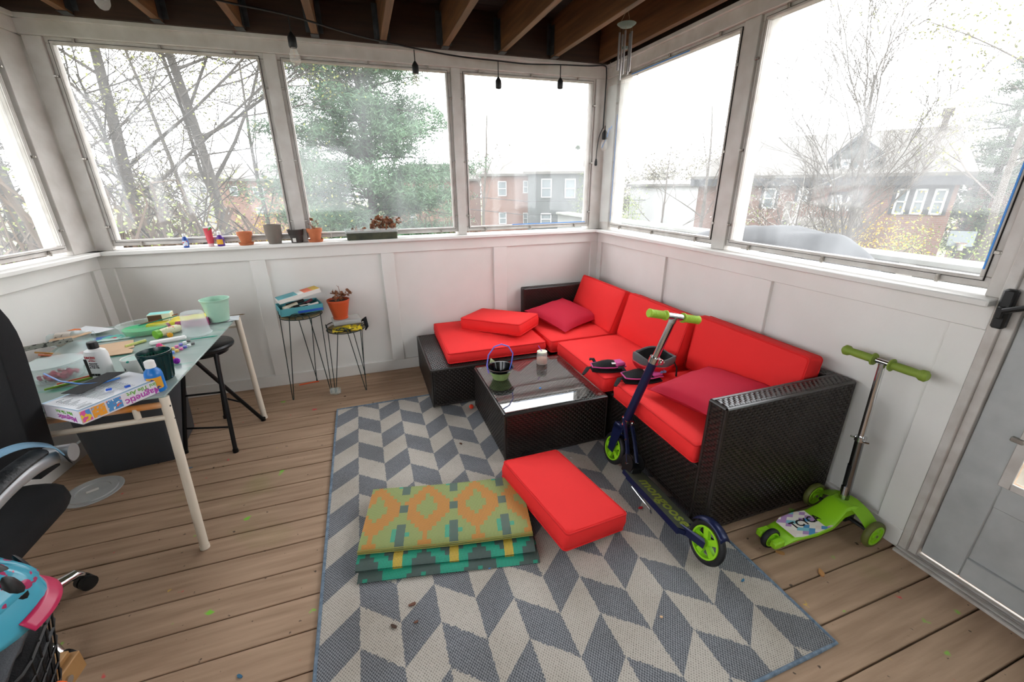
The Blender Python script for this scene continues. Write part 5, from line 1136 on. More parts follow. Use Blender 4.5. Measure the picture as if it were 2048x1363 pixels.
for (x0_, x1_, m_) in ((.002, .03, mat('yellow_pink_print', 'e6c63e', .5, spots=[(60, .5, 'd9569a'), (40, .55, '4f8fd0')])), (.034, .072, mat('orange_picture_print', 'e79a2e', .5, spots=[(70, .6, '9aa5b5')])), (.078, .122, mat('blue_picture_print', '4c8cc4', .5, spots=[(60, .6, 'e8643a'), (80, .62, 'f0e9dd')]))):
    b = MB(); b.box((x0_, -.0012, .006), (x1_, -.0002, .046)); b.build('printed_picture', m_, gb, smooth=False)
text('lettering', 'Magnetic', .026, M_print, gb, T(-.0004, .07, .016) @ R(-PI/2) @ R(PI/2, 'X') @ R(PI), .0003, True)
text('lettering', 'Mini Tile Art', .016, M_grp, gb, T(-.0004, .075, .037) @ R(-PI/2) @ R(PI/2, 'X') @ R(PI), .0003, True)
sh = thing('instruction_sheet', 'white printed instruction sheet lying on the craft kit box', 'paper', (pF.x, pF.y, TT+.0515), ga+.03)
b = MB(); b.grid(lambda u, v: (.004+u*.265, .004+v*.165, .001+.004*u*v), 8, 6); b.build('sheet', mat('white_paper', 'e9ebef', .7), sh)
b = MB()
for k in range(11):
    for (a0, a1) in ((.02, .03+.012*(k % 3)), (.075, .12+.008*(k % 4)), (.145, .19)): b.box((a0, .02+.0115*k, .0021+.004*k/11*.5), (a1, .0212+.0115*k, .0026+.004*k/11*.9))
for k in range(4): b.box((.01, .012+.004*k, .0018), (.05, .0132+.004*k, .0022))
o = b.build('printed_lines', mat('grey_ink', '8f9196', .7), sh); o['kind'] = 'stuff'
for k, (px, py) in enumerate(((218, 779), (255, 773))):
    p = atz(px, py, TT+.060); b = MB(); b.box((-.008, -.005, 0), (.008, .005, .007), .001); o = b.build('blue_tile', mat('blue_tile', '1d56c4', .4)); o.location = (p.x, p.y, TT+.0585); o.rotation_euler = (0, 0, .3+k*.4)
    tag(o, ['blue plastic bit on the instruction sheet, the one nearer the chair', 'blue plastic bit on the instruction sheet, the one nearer the paint bottle'][k], 'craft bit')
cq = [atz(122, 787, TT+.062), atz(164, 787, TT+.062), atz(251, 743, TT+.070), atz(214, 745, TT+.070)]; c_ = sum(cq, Vector())/4; b = MB(); b.add([tuple(a-c_) for a in cq]+[tuple(a-c_+Vector((0, 0, .0016))) for a in cq], [(3, 2, 1, 0), (4, 5, 6, 7), (0, 1, 5, 4), (1, 2, 6, 5), (2, 3, 7, 6), (3, 0, 4, 7)]); o = b.build('black_card', mat('charcoal_card', '2c2c2d', .75, spec=.2), smooth=False); o.location = c_; tag(o, 'charcoal card strip lying across the instruction sheet and pencils', 'card')
# bottles and pots
p = zz(565, 895); wb_ = thing('lotion_bottle', 'big white bottle with black flip cap and printed label on the glass table', 'bottle', (p.x, p.y+.02, TT), -.35)
b = MB(); b.lathe([(.040, 0), (.043, .004), (.043, .105), (.038, .120), (.020, .128), (.018, .130)], 28, sy=.72); b.build('bottle', M_wp, wb_)
b = MB(); b.lathe([(.019, .129), (.0195, .150), (.017, .156)], 20, cap1=True, sy=.85); b.build('cap', M_blk, wb_)
def bt(nm, s_, size, m_, x, z, rot=0, bold=True, sx=1):  # lettering on the curved front
    o = text(nm, s_, size, m_, wb_, T(x, -.0318+.0085*(x/.04)**2, z) @ R(PI/2, 'X') @ R(rot), .0004, bold, sx=sx); return o
b = MB(); b.box((-.030, -.0292, .012), (-.018, -.0245, .09)); b.build('label_stripe', M_blk, wb_)
bt('lettering', 'tecnu', .019, mat('dark_red_print', 'b3202c', .5), .002, .100); bt('lettering', 'ORIGINAL', .0125, M_wp, -.0245, .052, PI/2)
bt('lettering', 'outdoor\nskin cleanser', .0055, MATS['dark_red_print'], .006, .087); bt('lettering', 'Removes\nPoison Ivy\n& Oak Oils', .0088, M_blk, .008, .064)
b = MB()
for x in (-.010, .002, .014): b.box((x-.005, -.0315, .018), (x+.005, -.0300, .028))
b.build('printed_icons', M_blk, wb_)
p = zz(1125, 905); gp = thing('paint_pot', 'dark green ribbed pot splashed with paint, at the edge of the glass table', 'pot', (p.x-.012, p.y+.02, TT))
b = MB(); b.lathe([(.040, 0), (.042, .003), (.054, .108), (.058, .112), (.058, .120), (.054, .120), (.051, .108), (.038, .01), (.001, .009)], 32); b.build('pot', mat('dark_green_plastic', '0f3030', .25, spots=[(30, .72, '3f7fd0')]), gp)
b = MB()
for k in range(16): a = 2*PI*k/16; b.cyl((.0415*math.cos(a), .0415*math.sin(a), .004), (.0545*math.cos(a), .0545*math.sin(a), .106), .0022, 5)
o = b.build('rib', MATS['dark_green_plastic'], gp); o['kind'] = 'stuff'
b = MB(); b.lathe([(.0505, .105), (.048, .085), (.04, .03), (.001, .028)], 28, cap0=False); b.build('paint_coating', mat('teal_paint_inside', '1a6b57', .3, var=(20, '0d4a40')), gp)
p = zz(1065, 1010); bottle('paint_bottle', 'blue paint bottle with white cap and yellow label at the table corner', (p.x, p.y+.012, TT), [(.026, 0), (.029, .004), (.029, .068), (.026, .082), (.016, .094), (.015, .098)], mat('bright_blue_paint', '1f74c4', .3), [(.017, .097), (.0175, .102), (.0165, .122), (.012, .125)], M_wp, .3, lab=(.016, .062, .0294, mat('yellow_orange_label', 'd99a2c', .5, spots=[(40, .62, '46407c')]), -2.5, -.7))
p = zz(865, 850); t = thing('paint_tub', 'white tub spattered with teal and black, beside the dark green pot', 'tub', (p.x, p.y+.035, TT))
b = MB(); b.lathe([(.042, 0), (.045, .003), (.047, .06), (.049, .063), (.046, .064), (.043, .02), (.001, .018)], 28); b.build('tub', mat('spattered_white_plastic', 'dfe0da', .4, spots=[(45, .68, '2c3034'), (30, .7, '2f9c88')]), t)
b = MB(); b.lathe([(.045, .058), (.001, .060)], 24, cap0=False); b.build('paint', mat('pale_teal_paint', '8fc2b6', .3, var=(30, 'd5e2dd')), t)
p = zz(1625, 385); t = thing('bucket', 'mint green tin bucket with a flared rim near the far corner of the glass table', 'bucket', (p.x-.002, p.y+.03, TT+.006))
b = MB(); b.lathe([(.050, 0), (.052, .003)]+[(.052+.014*i/8+.0012*(i % 2), .008+.1*i/8) for i in range(9)]+[(.072, .125), (.075, .128), (.075, .131), (.071, .131), (.069, .12), (.051, .01), (.001, .008)], 32); b.build('bucket', mat('mint_enamel', 'a9cdb8', .4, var=(8, '9bc0ab')), t)
p = zz(1640, 370); b = MB(); b.grid(lambda u, v: ((u-.5)*.17, (v-.5)*.13, .001+.0045*abs(math.sin(u*9+v*4))), 14, 8); o = b.build('crumpled_paper', mat('grey_newsprint', 'c4c6ca', .8)); o.location = (p.x+.005, p.y+.02, TT-.0005); o.rotation_euler = (0, 0, .2); tag(o, 'crumpled grey paper under the mint bucket', 'paper')
p = zz(1410, 505); t = thing('plastic_tub', 'frosted clear tub standing upside down in the middle of the glass table', 'tub', (p.x, p.y+.035, TT))
b = MB(); b.lathe([(.066, 0), (.069, .003), (.067, .009), (.062, .012), (.052, .115), (.047, .122), (.001, .122)], 32, cap0=False); b.build('tub', M_frost, t)
p = zz(945, 490); t = thing('paint_dish', 'shallow clear dish of green paint water with brushes across it', 'dish', (p.x, p.y+.03, TT))
b = MB(); b.lathe([(.085, 0), (.09, .003), (.104, .05), (.110, .052), (.110, .055), (.102, .053)], 36, sx=1.1, sy=.92); b.build('dish', M_clear, t)
b = MB(); b.lathe([(.084, .003), (.093, .030), (.001, .0305)], 32, sx=1.08, sy=.9); b.build('paint_water', mat('bright_green_paint_water', '2fb573', .15), t)
for k, (a, r_) in enumerate(((.35, '2b7f6e'), (.5, '8a4a2c'))):
    b = MB(); d = Vector((math.cos(a), math.sin(a), .12)); b.cyl(Vector((-.02, -.01+k*.02, .045)), Vector((-.02, -.01+k*.02, .045))+d*.17, .0028, 6); b.build('brush', mat('brush_'+r_, r_, .4), t)
p = zz(1130, 510); t = thing('paint_bottle', 'fallen clear bottle with green cap lying beside the green paint dish', 'bottle', (p.x, p.y, TT+.022), 0, rot=(0, PI/2, math.radians(55)))
b = MB(); b.lathe([(.019, -.02), (.021, 0), (.021, .075), (.015, .09)], 20, cap1=True); b.build('bottle', mat('cream_sticker_bottle', 'd8d6b4', .4, spots=[(40, .6, 'd9784a'), (30, .6, 'a8c66a')]), t)
b = MB(); b.lathe([(.0225, -.040), (.0225, -.018)], 20, cap1=True); b.build('cap', mat('leaf_green_cap', '6fae2f', .4), t)
p = zz(1170, 560); b = MB(); b.M = R(.33); b.box((-.075, -.018, 0), (.075, .018, .018), .006); o = b.build('white_tube', M_wp); o.location = (p.x, p.y, TT); tag(o, 'white plastic tube lying in front of the upturned frosted tub', 'tube')
p = zz(1240, 465); t = thing('paper_scraps', 'little heap of crumpled white tissue by the upturned tub', 'tissue', (p.x, p.y, TT)); b = MB()
for k in range(5): b.ball((rnd.gauss(0, .012), rnd.gauss(0, .01), .012), .016, 7, 5, (1.1, .9, .7))
b.build('tissue', mat('tissue', 'e3e4dd', .9), t)
for k, (x, y, c, lb) in enumerate(((1092, 600, 'e84f8f', 'pink pompom at the end of the white plastic tube'), (1205, 720, 'e8843a', 'orange pompom by the dark green pot'), (1248, 738, '9b2bc0', 'purple pompom by the dark green pot'), (1188, 500, 'e9a62c', 'yellow pompom by the fallen green-capped bottle'), (1130, 622, 'f0a23c', 'amber pompom beside the paint cups'))):
    p = zz(x, y+18); b = MB(); b.ball((0, 0, .0125), .0135, 12, 8); m_ = mat('pompom_'+c, c, .95, bump=(300, .8)); o = b.build('pompom', m_); o.location = (p.x, p.y, TT); tag(o, lb, 'pompom', 'pompoms on the glass table')
strip = ('1d1d1f', 'e8e8e8', '4a3fc0', 'd93fa0', 'e9b52c', '2f6fd0')
nm_ = ('black', 'white', 'violet', 'magenta', 'yellow', 'blue')
for r_ in range(2):
    for k in range(6):
        if r_ == 1 and k == 5: continue
        p0 = zz(1392, 585) if r_ == 0 else zz(1352, 560); p1 = zz(1208, 668) if r_ == 0 else zz(1208, 632); p = p0.lerp(p1, k/(5 if r_ == 0 else 4)); t = thing('paint_cup', '%s mini paint cup in the %s strip on the glass table' % (nm_[k], 'open near' if r_ == 0 else 'far'), 'paint cup', (p.x, p.y, TT), 0, 'mini paint cups')
        b = MB(); b.lathe([(.0075, 0), (.009, .012), (.0105, .0125)], 12); b.build('cup', M_clear, t); b = MB(); b.lathe([(.008, .002), (.0085, .011), (.001, .0115)], 12); b.build('paint', mat('mini_paint_'+nm_[k], strip[k], .35), t)
# paint boxes at the rear
p = zz(1290, 440); bx2 = thing('paint_box', 'yellow box printed with pink and teal swirls behind the upturned tub', 'box', (p.x-.02, p.y+.06, TT), .12)
b = MB(); b.box((-.14, -.06, 0), (.14, .07, .042), .0015); b.build('box_body', mat('swirl_printed_card', 'd9cf3a', .5, spots=[(9, .52, 'a94f7c'), (11, .58, '5fb0a8'), (7, .66, 'e8e4da')]), bx2)
b = MB(); b.box((-.13, -.055, .0422), (.13, .065, .0428)); b.build('box_top', mat('yellow_top_print', 'e6d441', .5, spots=[(12, .62, 'e884b0'), (14, .66, 'f0ecd8')]), bx2)
p = zz(1180, 300); bx3 = thing('paint_box', 'small white and teal open carton on top of the swirl box', 'box', (bx2.location.x-.075, bx2.location.y+.01, TT+.0432), .1)
b = MB(); b.box((-.065, -.03, .0), (.04, .03, .040), .001); b.build('carton', mat('cream_carton', 'e8e6d0', .6), bx3); b = MB(); b.box((-.063, -.028, .0402), (.035, .028, .0408)); b.build('carton_top', mat('aqua_print', '7fc9c0', .5), bx3)
b = MB(); b.box((-.063, -.0308, .002), (.0, -.0300, .036)); b.build('carton_inside', mat('dark_carton_inside', '5b4432', .8), bx3)
# cardboard pieces, papers, jar, tubs, brushes
for k, (q, lb) in enumerate((([(505, 600), (850, 545), (858, 612), (560, 690)], 'torn brown cardboard piece in the middle of the glass table'), ([(600, 640), (700, 615), (852, 640), (838, 668), (610, 700)], 'smaller torn brown cardboard strip in front of the larger piece'))):
    pts = [zz(*a) for a in q]; c_ = sum(pts, Vector())/len(pts); b = MB(); b.prism([(a.x-c_.x, a.y-c_.y) for a in pts][::-1], 0, .003); o = b.build('cardboard', mat('tan_cardboard', 'c6a687', .85), smooth=False); o.location = (c_.x, c_.y, TT+.0006+.0035*k); tag(o, lb, 'cardboard')
p = zz(875, 585); b = MB(); b.M = R(.9); b.cyl((-.045, 0, .007), (.045, 0, .007), .007, 10); o = b.build('crayon', mat('green_yellow_crayon', 'a9c25c', .6, var=(40, 'd9d08a'))); o.location = (p.x, p.y, TT); tag(o, 'short green and yellow marker at the end of the torn cardboard', 'marker')
for k, (q, lb) in enumerate((([(75, 480), (390, 455), (370, 535), (200, 530)], 'white paper painted with an orange stripe at the back of the glass table'), ([(380, 460), (425, 440), (690, 465), (540, 505), (400, 520)], 'plain white paper overlapping the orange-striped one'))):
    pts = [zz(*a) for a in q]; c_ = sum(pts, Vector())/len(pts); lim = lambda a: Vector((max(a.x, -3.52), a.y, 0)); pts = [lim(a) for a in pts]; b = MB(); b.prism([(a.x-c_.x, a.y-c_.y) for a in pts][::-1], 0, .0008); o = b.build('paper', MATS['white_paper'], smooth=False); o.location = (c_.x, c_.y, TT+.012+.004*k); tag(o, lb, 'paper')
    if k == 0:
        b = MB(); a_ = zz(180, 478)-c_; c2 = zz(320, 462)-c_; b.prism([(max(a_.x, -3.51-c_.x), a_.y), (c2.x, c2.y), (c2.x-.02, c2.y-.03), (max(a_.x, -3.5-c_.x)+.02, a_.y-.03)][::-1], .0012, .0018); b.build('orange_stripe', mat('orange_paint', 'e8742c', .6), o, smooth=False)
p = zz(600, 535); t = thing('paint_bag', 'flat clear bag smeared with turquoise and blue paint', 'bag', (p.x, p.y, TT), .15)
b = MB(); b.grid(lambda u, v: ((u-.5)*.26, (v-.5)*.10, .002+.005*abs(noise.noise(Vector((u*9, v*7, 0))))), 16, 8); b.build('bag', mat('turquoise_smear', '5fbfb4', .2, spots=[(14, .55, 'cfe6e0'), (9, .62, '2f5fb8'), (11, .64, '6fb84a'), (12, .68, 'd9465a')]), t)
p = zz(210, 600); t = thing('glass_jar', 'clear jar with a torn label lying on its side, back left of table', 'jar', (max(p.x, -3.40), p.y, TT+.036), 0, rot=(0, PI/2, math.radians(8)))
b = MB(); b.lathe([(.030, -.09), (.035, -.084), (.035, .03), (.025, .05), (.027, .075)], 24); b.build('jar', M_frost, t); b = MB(); b.lathe([(.0355, -.06), (.0355, .0)], 24, cap0=False); b.build('label', mat('barcode_label', 'd8cfc4', .6, spots=[(40, .6, '8a7a6c')]), t)
p = zz(150, 900); t = thing('plastic_tub', 'clear lidded tub of pink craft beads at the chair side of the table', 'tub', (p.x, p.y+.02, TT))
b = MB(); b.lathe([(.070, 0), (.074, .004), (.088, .062), (.092, .064), (.092, .072), (.085, .073), (.001, .073)], 32); b.build('tub', M_frost, t)
b = MB()
for k in range(60): a = rnd.uniform(0, 6.3); q = .062*math.sqrt(rnd.random()); b.ball((q*math.cos(a), q*math.sin(a), .010+.006*rnd.random()), .007, 6, 4)
o = b.build('beads', mat('pink_beads', 'c9506a', .5, var=(30, '9b3a58')), t); o['kind'] = 'stuff'
p = zz(300, 780); t = thing('tub_lid', 'clear round lid propped up behind the tub of beads', 'lid', (p.x-.01, p.y+.05, TT+.028), 0, rot=(.55, -.15, 0))
b = MB(); b.lathe([(.001, 0), (.085, 0), (.09, .004), (.09, .010), (.084, .006), (.001, .004)], 32); b.build('lid', M_frost, t)
p = zz(150, 760); b = MB(); b.M = R(.55) @ R(.8, 'X'); b.box((-.085, -.002, -.018), (.085, .001, .018)); o = b.build('printed_strip', mat('grey_printed_card', 'a9a49b', .7, spots=[(60, .56, '4a4641')])); o.location = (p.x-.02, p.y+.02, TT+.088); tag(o, 'grey printed card strip resting on the tub of beads', 'card')
p = zz(90, 630); b = MB(); b.M = R(.3); b.prism([(-.09, -.05), (.07, .02), (.06, .04), (-.08, .03)], 0, .003); o = b.build('cardboard', MATS['tan_cardboard'], smooth=False); o.location = (max(p.x, -3.38), p.y-.01, TT+.05); o.rotation_euler = (.15, 0, 0); tag(o, 'light brown cardboard flap beside the fallen jar', 'cardboard')
for k, (x, y, a, c, lb) in enumerate(((330, 930, .62, 'e0902f', 'orange pencil in the bundle beside the charcoal card'), (290, 950, .60, '8fb53c', 'lime pencil in the bundle beside the charcoal card'), (365, 915, .66, 'e8e4da', 'white pencil in the bundle beside the charcoal card'), (395, 905, .58, 'c9603a', 'rust pencil in the bundle beside the charcoal card'), (420, 895, .64, '3c3c88', 'indigo pencil in the bundle beside the charcoal card'), (80, 680, -.5, 'c98f2a', 'amber brush behind the tub of beads'), (110, 695, -.5, 'e87a4a', 'coral brush behind the tub of beads'))):
    p = zz(x, y); b = MB(); b.tube([(-.075, 0, .005), (.065, 0, .005), (.078, 0, .005)], [.0042, .0042, .001], 6); o = b.build('pencil', mat('pencil_'+c, c, .5)); o.location = (p.x, p.y, TT+.004*(k % 2)); o.rotation_euler = (0, 0, a); tag(o, lb, 'pencil', 'pencils and brushes on the glass table')
for k, (x, y, z, a, L_, c, lb) in enumerate(((1450, 535, .0, .15, .16, '2f9c86', 'thin paintbrush by the near edge of the glass table'), (1780, 330, .004, .1, .10, '6d5a3a', 'short brush at the far corner of the glass table'))):
    p = zz(x, y); b = MB(); b.tube([(-L_/2, 0, .005), (L_*.3, 0, .005), (L_*.36, 0, .005), (L_/2, 0, .005)], [.0018, .003, .0035, .001], 6); o = b.build('paintbrush', mat('brush_handle_'+c, c, .4)); o.location = (p.x, p.y, TT+z); o.rotation_euler = (0, 0, a); tag(o, lb, 'paintbrush')
b = MB(); pts = [atz(88, 747, TT+.075), atz(120, 762, TT+.07), atz(165, 768, TT+.066), atz(205, 765, TT+.064), atz(240, 755, TT+.066)]; b.tube([tuple(q_) for q_ in pts], .003, 8); tag(b.build('blue_tubing', mat('blue_flexible_plastic', '3f86dd', .3), loc=tuple(pts[0])), 'bright blue flexible strip curving over the tub side of the craft table', 'strip')
p = zz(450, 660); t = thing('craft_scraps', 'red and blue scraps behind the white bottle', 'scrap', (p.x-.02, p.y+.03, TT)); b = MB(); b.M = R(1.2); b.box((-.05, -.012, .001), (.03, .012, .006), .002); b.build('red_scrap', mat('red_card', 'c9352e', .6), t); b = MB(); b.ball((-.0, .04, .015), .02, 8, 5, (1.3, .8, .7)); b.build('blue_scrap', mat('blue_foam', '2450a8', .8), t)

# folding stool and grey bin under the table
M_stool = mat('black_enamel', '131314', .28, .3)
sl = thing('stool', 'black round folding stool partly under the glass table', 'stool', (-2.915, -.645, 0))
b = MB(); b.lathe([(.001, .575), (.14, .575), (.150, .580), (.153, .592), (.148, .602), (.135, .606), (.001, .606)], 32, cap0=False); b.build('seat', mat('black_vinyl', '18181a', .3), sl)
b = MB(); b.lathe([(.11, .55), (.118, .55), (.118, .575), (.11, .575)], 24, cap0=False); b.build('seat_frame', M_stool, sl)
ft = [Vector((-3.096, -.786, 0)), Vector((-2.822, -.874, 0)), Vector((-2.74, -.534, 0)), Vector((-2.985, -.412, 0))]
cc = Vector((-2.915, -.645, 0))
tops = [Vector((-.03+.08, .07, .56)), Vector((.06, -.075, .56)), Vector((-.06, -.07, .56)), Vector((.05, -.03, .56))]
lt = [(0, Vector((-.09, -.06, .56))), (1, Vector((.075, -.08, .56))), (2, Vector((-.08, -.02, .56))), (3, Vector((.03, .09, .56)))]
for i, tp in lt:
    f_ = ft[i]-cc; b = MB(); b.tube([f_+Vector((0, 0, .004)), f_.lerp(tp, .5)+Vector((0, 0, .28-.28)), tp], .0115, 10); b.cyl(f_+Vector((0, 0, 0)), f_+Vector((0, 0, .02)), .015, 10); b.build('leg', M_stool, sl)
f0, f1, f2, f3 = [f_-cc for f_ in ft]
def lp(i, s): return (ft[i]-cc).lerp(lt[i][1], s)
b = MB(); b.cyl(lp(0, .26), lp(1, .26), .006, 8); b.build('crossbar', M_stool, sl); b = MB(); b.cyl(lp(3, .30), lp(2, .30), .006, 8); b.build('crossbar', M_stool, sl); b = MB(); b.cyl(lp(0, .6), lp(1, .62), .006, 8); b.build('crossbar', M_stool, sl)
bn = thing('storage_bin', 'dark grey plastic storage bin on the floor under the glass table', 'bin', (-3.31, -.66, 0), .085)
b = MB(); rrings(b, .36, .40, [(.16, 0), (.004, 0), (0, .006), (-.018, .40), (-.024, .40), (-.024, .425), (-.018, .425), (.0, .40), (.008, .02), (.16, .018)], .03); b.build('bin', mat('dark_grey_plastic', '3f444a', .55), bn)
lidf = thing('takeout_lid', 'round clear plastic lid lying on the floor beside the grey bin', 'lid', (-3.42, -1.02, .002)); b = MB(); b.lathe([(.118, 0), (.122, .003), (.118, .006), (.10, .004), (.098, .010), (.07, .010), (.068, .006), (.03, .006), (.001, .007)], 36); b.build('lid', clear_plastic('clear_lid_plastic', (.8, .82, .82), .45, .12), lidf)
b = MB(); b.M = R(.5); b.box((-.025, -.014, .0085), (.022, .008, .0095)); b.build('sticker', M_wcard, lidf)

# ------------------------------------------------------------------ string lights, chime
M_cord = mat('black_cable', '101011', .5)
def clear_bulb():
    m = clear_plastic('bulb_glass', (.93, .92, .9), .22, .05); return m
M_bulb = clear_bulb(); M_fil = mat('filament_brass', 'b98a4f', .4, .6)
sl_ = thing('string_lights', 'black string of socket lights slung along the joists and down the corner post', 'string lights', (-1.5, -.2, 2.28))
nodes = [Vector((-2.98, -1.1, 2.30)), Vector((-2.845, -.86, 2.30)), Vector((-2.55, -.60, 2.285)), Vector((-2.20, -.442, 2.29)), Vector((-1.86, -.27, 2.275)), Vector((-1.507, -.09, 2.283)), Vector((-1.2, -.075, 2.262)), Vector((-.932, -.09, 2.252)), Vector((-.7, -.075, 2.252)), Vector((-.446, -.075, 2.265)), Vector((-.2, -.06, 2.277)), Vector((-.065, -.045, 2.292)), Vector((-.038, -.04, 2.25)), Vector((-.034, -.036, 2.1)), Vector((-.034, -.034, 1.92)), Vector((-.040, -.045, 1.86))]
def smooth_path(P, k=6):
    out = []
    for i in range(len(P)-1):
        a = P[max(0, i-1)]; b_ = P[i]; c_ = P[i+1]; d = P[min(len(P)-1, i+2)]
        for j in range(k):
            t = j/k; out.append(.5*((2*b_)+(c_-a)*t+(2*a-5*b_+4*c_-d)*t*t+(3*b_-a-3*c_+d)*t**3))
    return out+[P[-1]]
b = MB(); b.tube(smooth_path(nodes), .005, 6); b.tube(smooth_path([Vector((-.040, -.045, 1.87)), Vector((-.075, -.05, 1.80)), Vector((-.09, -.05, 1.70)), Vector((-.092, -.05, 1.63))]), .0035, 6); b.build('cable', M_cord, sl_, world=True)
b = MB(); b.lathe([(.006, 0), (.011, -.02), (.012, -.045), (.008, -.052)], 10, (-.092, -.05, 1.635), cap0=True); b.build('plug', M_cord, sl_, world=True)
def socket(p, drop, bulb=True, s=1.):
    p = Vector(p); b = MB(); b.cyl(p, p+Vector((0, 0, -drop)), .0035, 6); b.lathe([(.005, .006), (.012, -.004), (.021, -.018), (.0215, -.060), (.018, -.066)], 14, tuple(p+Vector((0, 0, -drop)))); b.build('socket', M_cord, sl_, world=True)
    if bulb:
        q = p+Vector((0, 0, -drop-.058)); b = MB(); b.lathe([(.012, 0), (.014, -.012), (.022, -.032), (.0265, -.052), (.025, -.072), (.015, -.088), (.001, -.094)], 18, tuple(q), cap0=False); o = b.build('bulb', M_bulb, sl_, world=True)
        b = MB(); b.tube([tuple(q+Vector((.004*math.sin(k*2.1), .004*math.cos(k*2.1), -.012-.005*k))) for k in range(9)], .0007, 4); b.build('filament', M_fil, o, world=True)
socket((-2.845, -.86, 2.30), .03); socket((-2.20, -.442, 2.285), .075); socket((-1.507, -.09, 2.275), .07)
socket((-.932, -.09, 2.25), .10, False); socket((-.446, -.078, 2.262), .085, False); socket((-.026, -.05, 1.88), .035)
ch = thing('wind_chime', 'small wind chime with green plate and metal tubes hanging from a joist', 'wind chime', (-.505, -1.02, 2.31))
b = MB(); b.lathe([(.02, -.012), (.032, -.010), (.046, 0), (.050, .004), (.046, .006), (.001, .008)], 24, (0, 0, -.075)); b.build('top_plate', mat('verdigris_plate', '5f6d63', .6), ch)
b = MB()
for k in range(3): a = k*2.1+.4; b.tube([(0, 0, -.002), (.035*math.cos(a), .035*math.sin(a), -.07)], .0009, 4); 
for k in range(5): a = k*2*PI/5+.3; b.tube([(.033*math.cos(a), .033*math.sin(a), -.08), (.033*math.cos(a), .033*math.sin(a), -.115)], .0008, 4)
b.tube([(0, 0, -.08), (0, 0, -.175)], .0008, 4); o = b.build('cord', mat('tan_cord', '8a7a66', .8), ch); o['kind'] = 'stuff'
for k in range(5): a = k*2*PI/5+.3; L_ = (.19, .215, .175, .20, .185)[k]; b = MB(); b.cyl((.033*math.cos(a), .033*math.sin(a), -.11), (.033*math.cos(a), .033*math.sin(a), -.11-L_), .0055, 10); b.build('chime_tube', mat('brushed_tube', '9c9793', .3, .9), ch)
b = MB(); b.lathe([(.001, -.01), (.014, -.008), (.015, .004), (.001, .006)], 16, (0, 0, -.178)); b.build('striker', MATS['verdigris_plate'], ch)
hk = MB(); hk.tube([(-.03, -.075, 2.31), (-.03, -.075, 2.285), (-.025, -.075, 2.275), (-.015, -.075, 2.28)], .002, 5); tag(hk.build('cup_hook', M_clip, loc=(-.03, -.075, 2.31)), 'small metal hook under the joist in the corner', 'hook')

# ------------------------------------------------------------------ office chair
oc = thing('office_chair', 'black office chair with silver arms and chrome star base, at the left edge', 'chair', (-3.32, -1.93, 0))
M_mesh = mat('black_chair_fabric', '101012', .85, bump=(400, .2)); M_silver = mat('silver_painted_plastic', 'a9abad', .35, .4)
b = MB()
def bk(u, v):
    z = .50+.72*v; hw = (.205+.065*math.sin(min(1, v/.8)*PI/2))*math.sqrt(max(.02, 1-max(0, (v-.62)/.40)**2.6)); x = .0+(2*u-1)*hw; y = .30+.035*(2*u-1)**2*-1-.03*math.sin(v*PI)+.02
    return (x, y-.0, z)
def rounded(u, v):
    x, y, z = bk(u, v); return (x, y+.02, z)
b.grid(bk, 16, 18); o = b.build('backrest', M_mesh, oc, solid=.075); md = o.modifiers.new('bevel', 'BEVEL'); md.width = .022; md.segments = 3
b = MB(); rrings(b, .52, .50, [(.24, .40), (.03, .40), (.008, .408), (0, .43), (.004, .462), (.02, .478), (.07, .486), (.24, .478)], .10, lambda x, y, z: -.05*max(0, (-y-.14)/.12)**2*(1 if z > .39 else 1)); o = b.build('seat', M_mesh, oc); o.location = (.02, .03, 0)
b = MB(); b.tube(smooth_path([Vector((.30, .20, .605)), Vector((.295, .10, .625)), Vector((.285, -.02, .618)), Vector((.27, -.14, .58)), Vector((.25, -.22, .52)), Vector((.24, -.14, .45))]), .016, 10, flat=1.3); b.cyl((.26, .21, .605), (.335, .21, .605), .030, 18); b.build('armrest_frame', M_silver, oc)
b = MB(); b.tube(smooth_path([Vector((.285, .15, .650)), Vector((.282, .05, .655)), Vector((.275, -.06, .642)), Vector((.262, -.15, .612))]), [.03]*18+[.022], 12, flat=.55); b.build('arm_pad', mat('scuffed_black_leather', '1c1d1e', .45, var=(25, '4a4c4e'), bump=(60, .3)), oc)
b = MB(); b.tube(smooth_path([Vector((-.30, .20, .605)), Vector((-.29, 0, .62)), Vector((-.26, -.18, .55)), Vector((-.24, -.14, .45))]), .016, 10); b.build('armrest_frame', M_silver, oc)
b = MB(); b.cyl((0, 0, .10), (0, 0, .40), .026, 14); b.build('gas_lift', M_blk, oc)
for k in range(5):
    a = math.atan2(.245, .185)+k*2*PI/5; d = Vector((math.cos(a), math.sin(a), 0))
    b = MB(); b.tube([d*.02+Vector((0, 0, .105)), d*.15+Vector((0, 0, .10)), d*.29+Vector((0, 0, .082)), d*.305+Vector((0, 0, .065))], [.030, .026, .021, .015], 10, flat=.8); b.build('star_leg', M_chrome, oc)
    b = MB(); p_ = d*.305; q_ = Vector((-d.y, d.x, 0)); b.cyl(p_-q_*.024+Vector((0, 0, .027)), p_-q_*.004+Vector((0, 0, .027)), .027, 16); b.cyl(p_+q_*.004+Vector((0, 0, .027)), p_+q_*.024+Vector((0, 0, .027)), .027, 16); b.cyl(p_+Vector((0, 0, .03)), p_+Vector((0, 0, .06)), .009, 8); b.build('caster', M_blk, oc)
st = thing('eye_mask_strap', 'light blue strap with a black fabric tag draped over the office chair arm', 'strap', (-3.05, -1.85, .66))
b = MB(); P_ = [Vector((-.06, -.16, .03)), Vector((-.035, -.08, .045)), Vector((-.01, -.01, .05)), Vector((.01, .05, .035)), Vector((.04, .09, -.0)), Vector((.055, .095, -.035))]
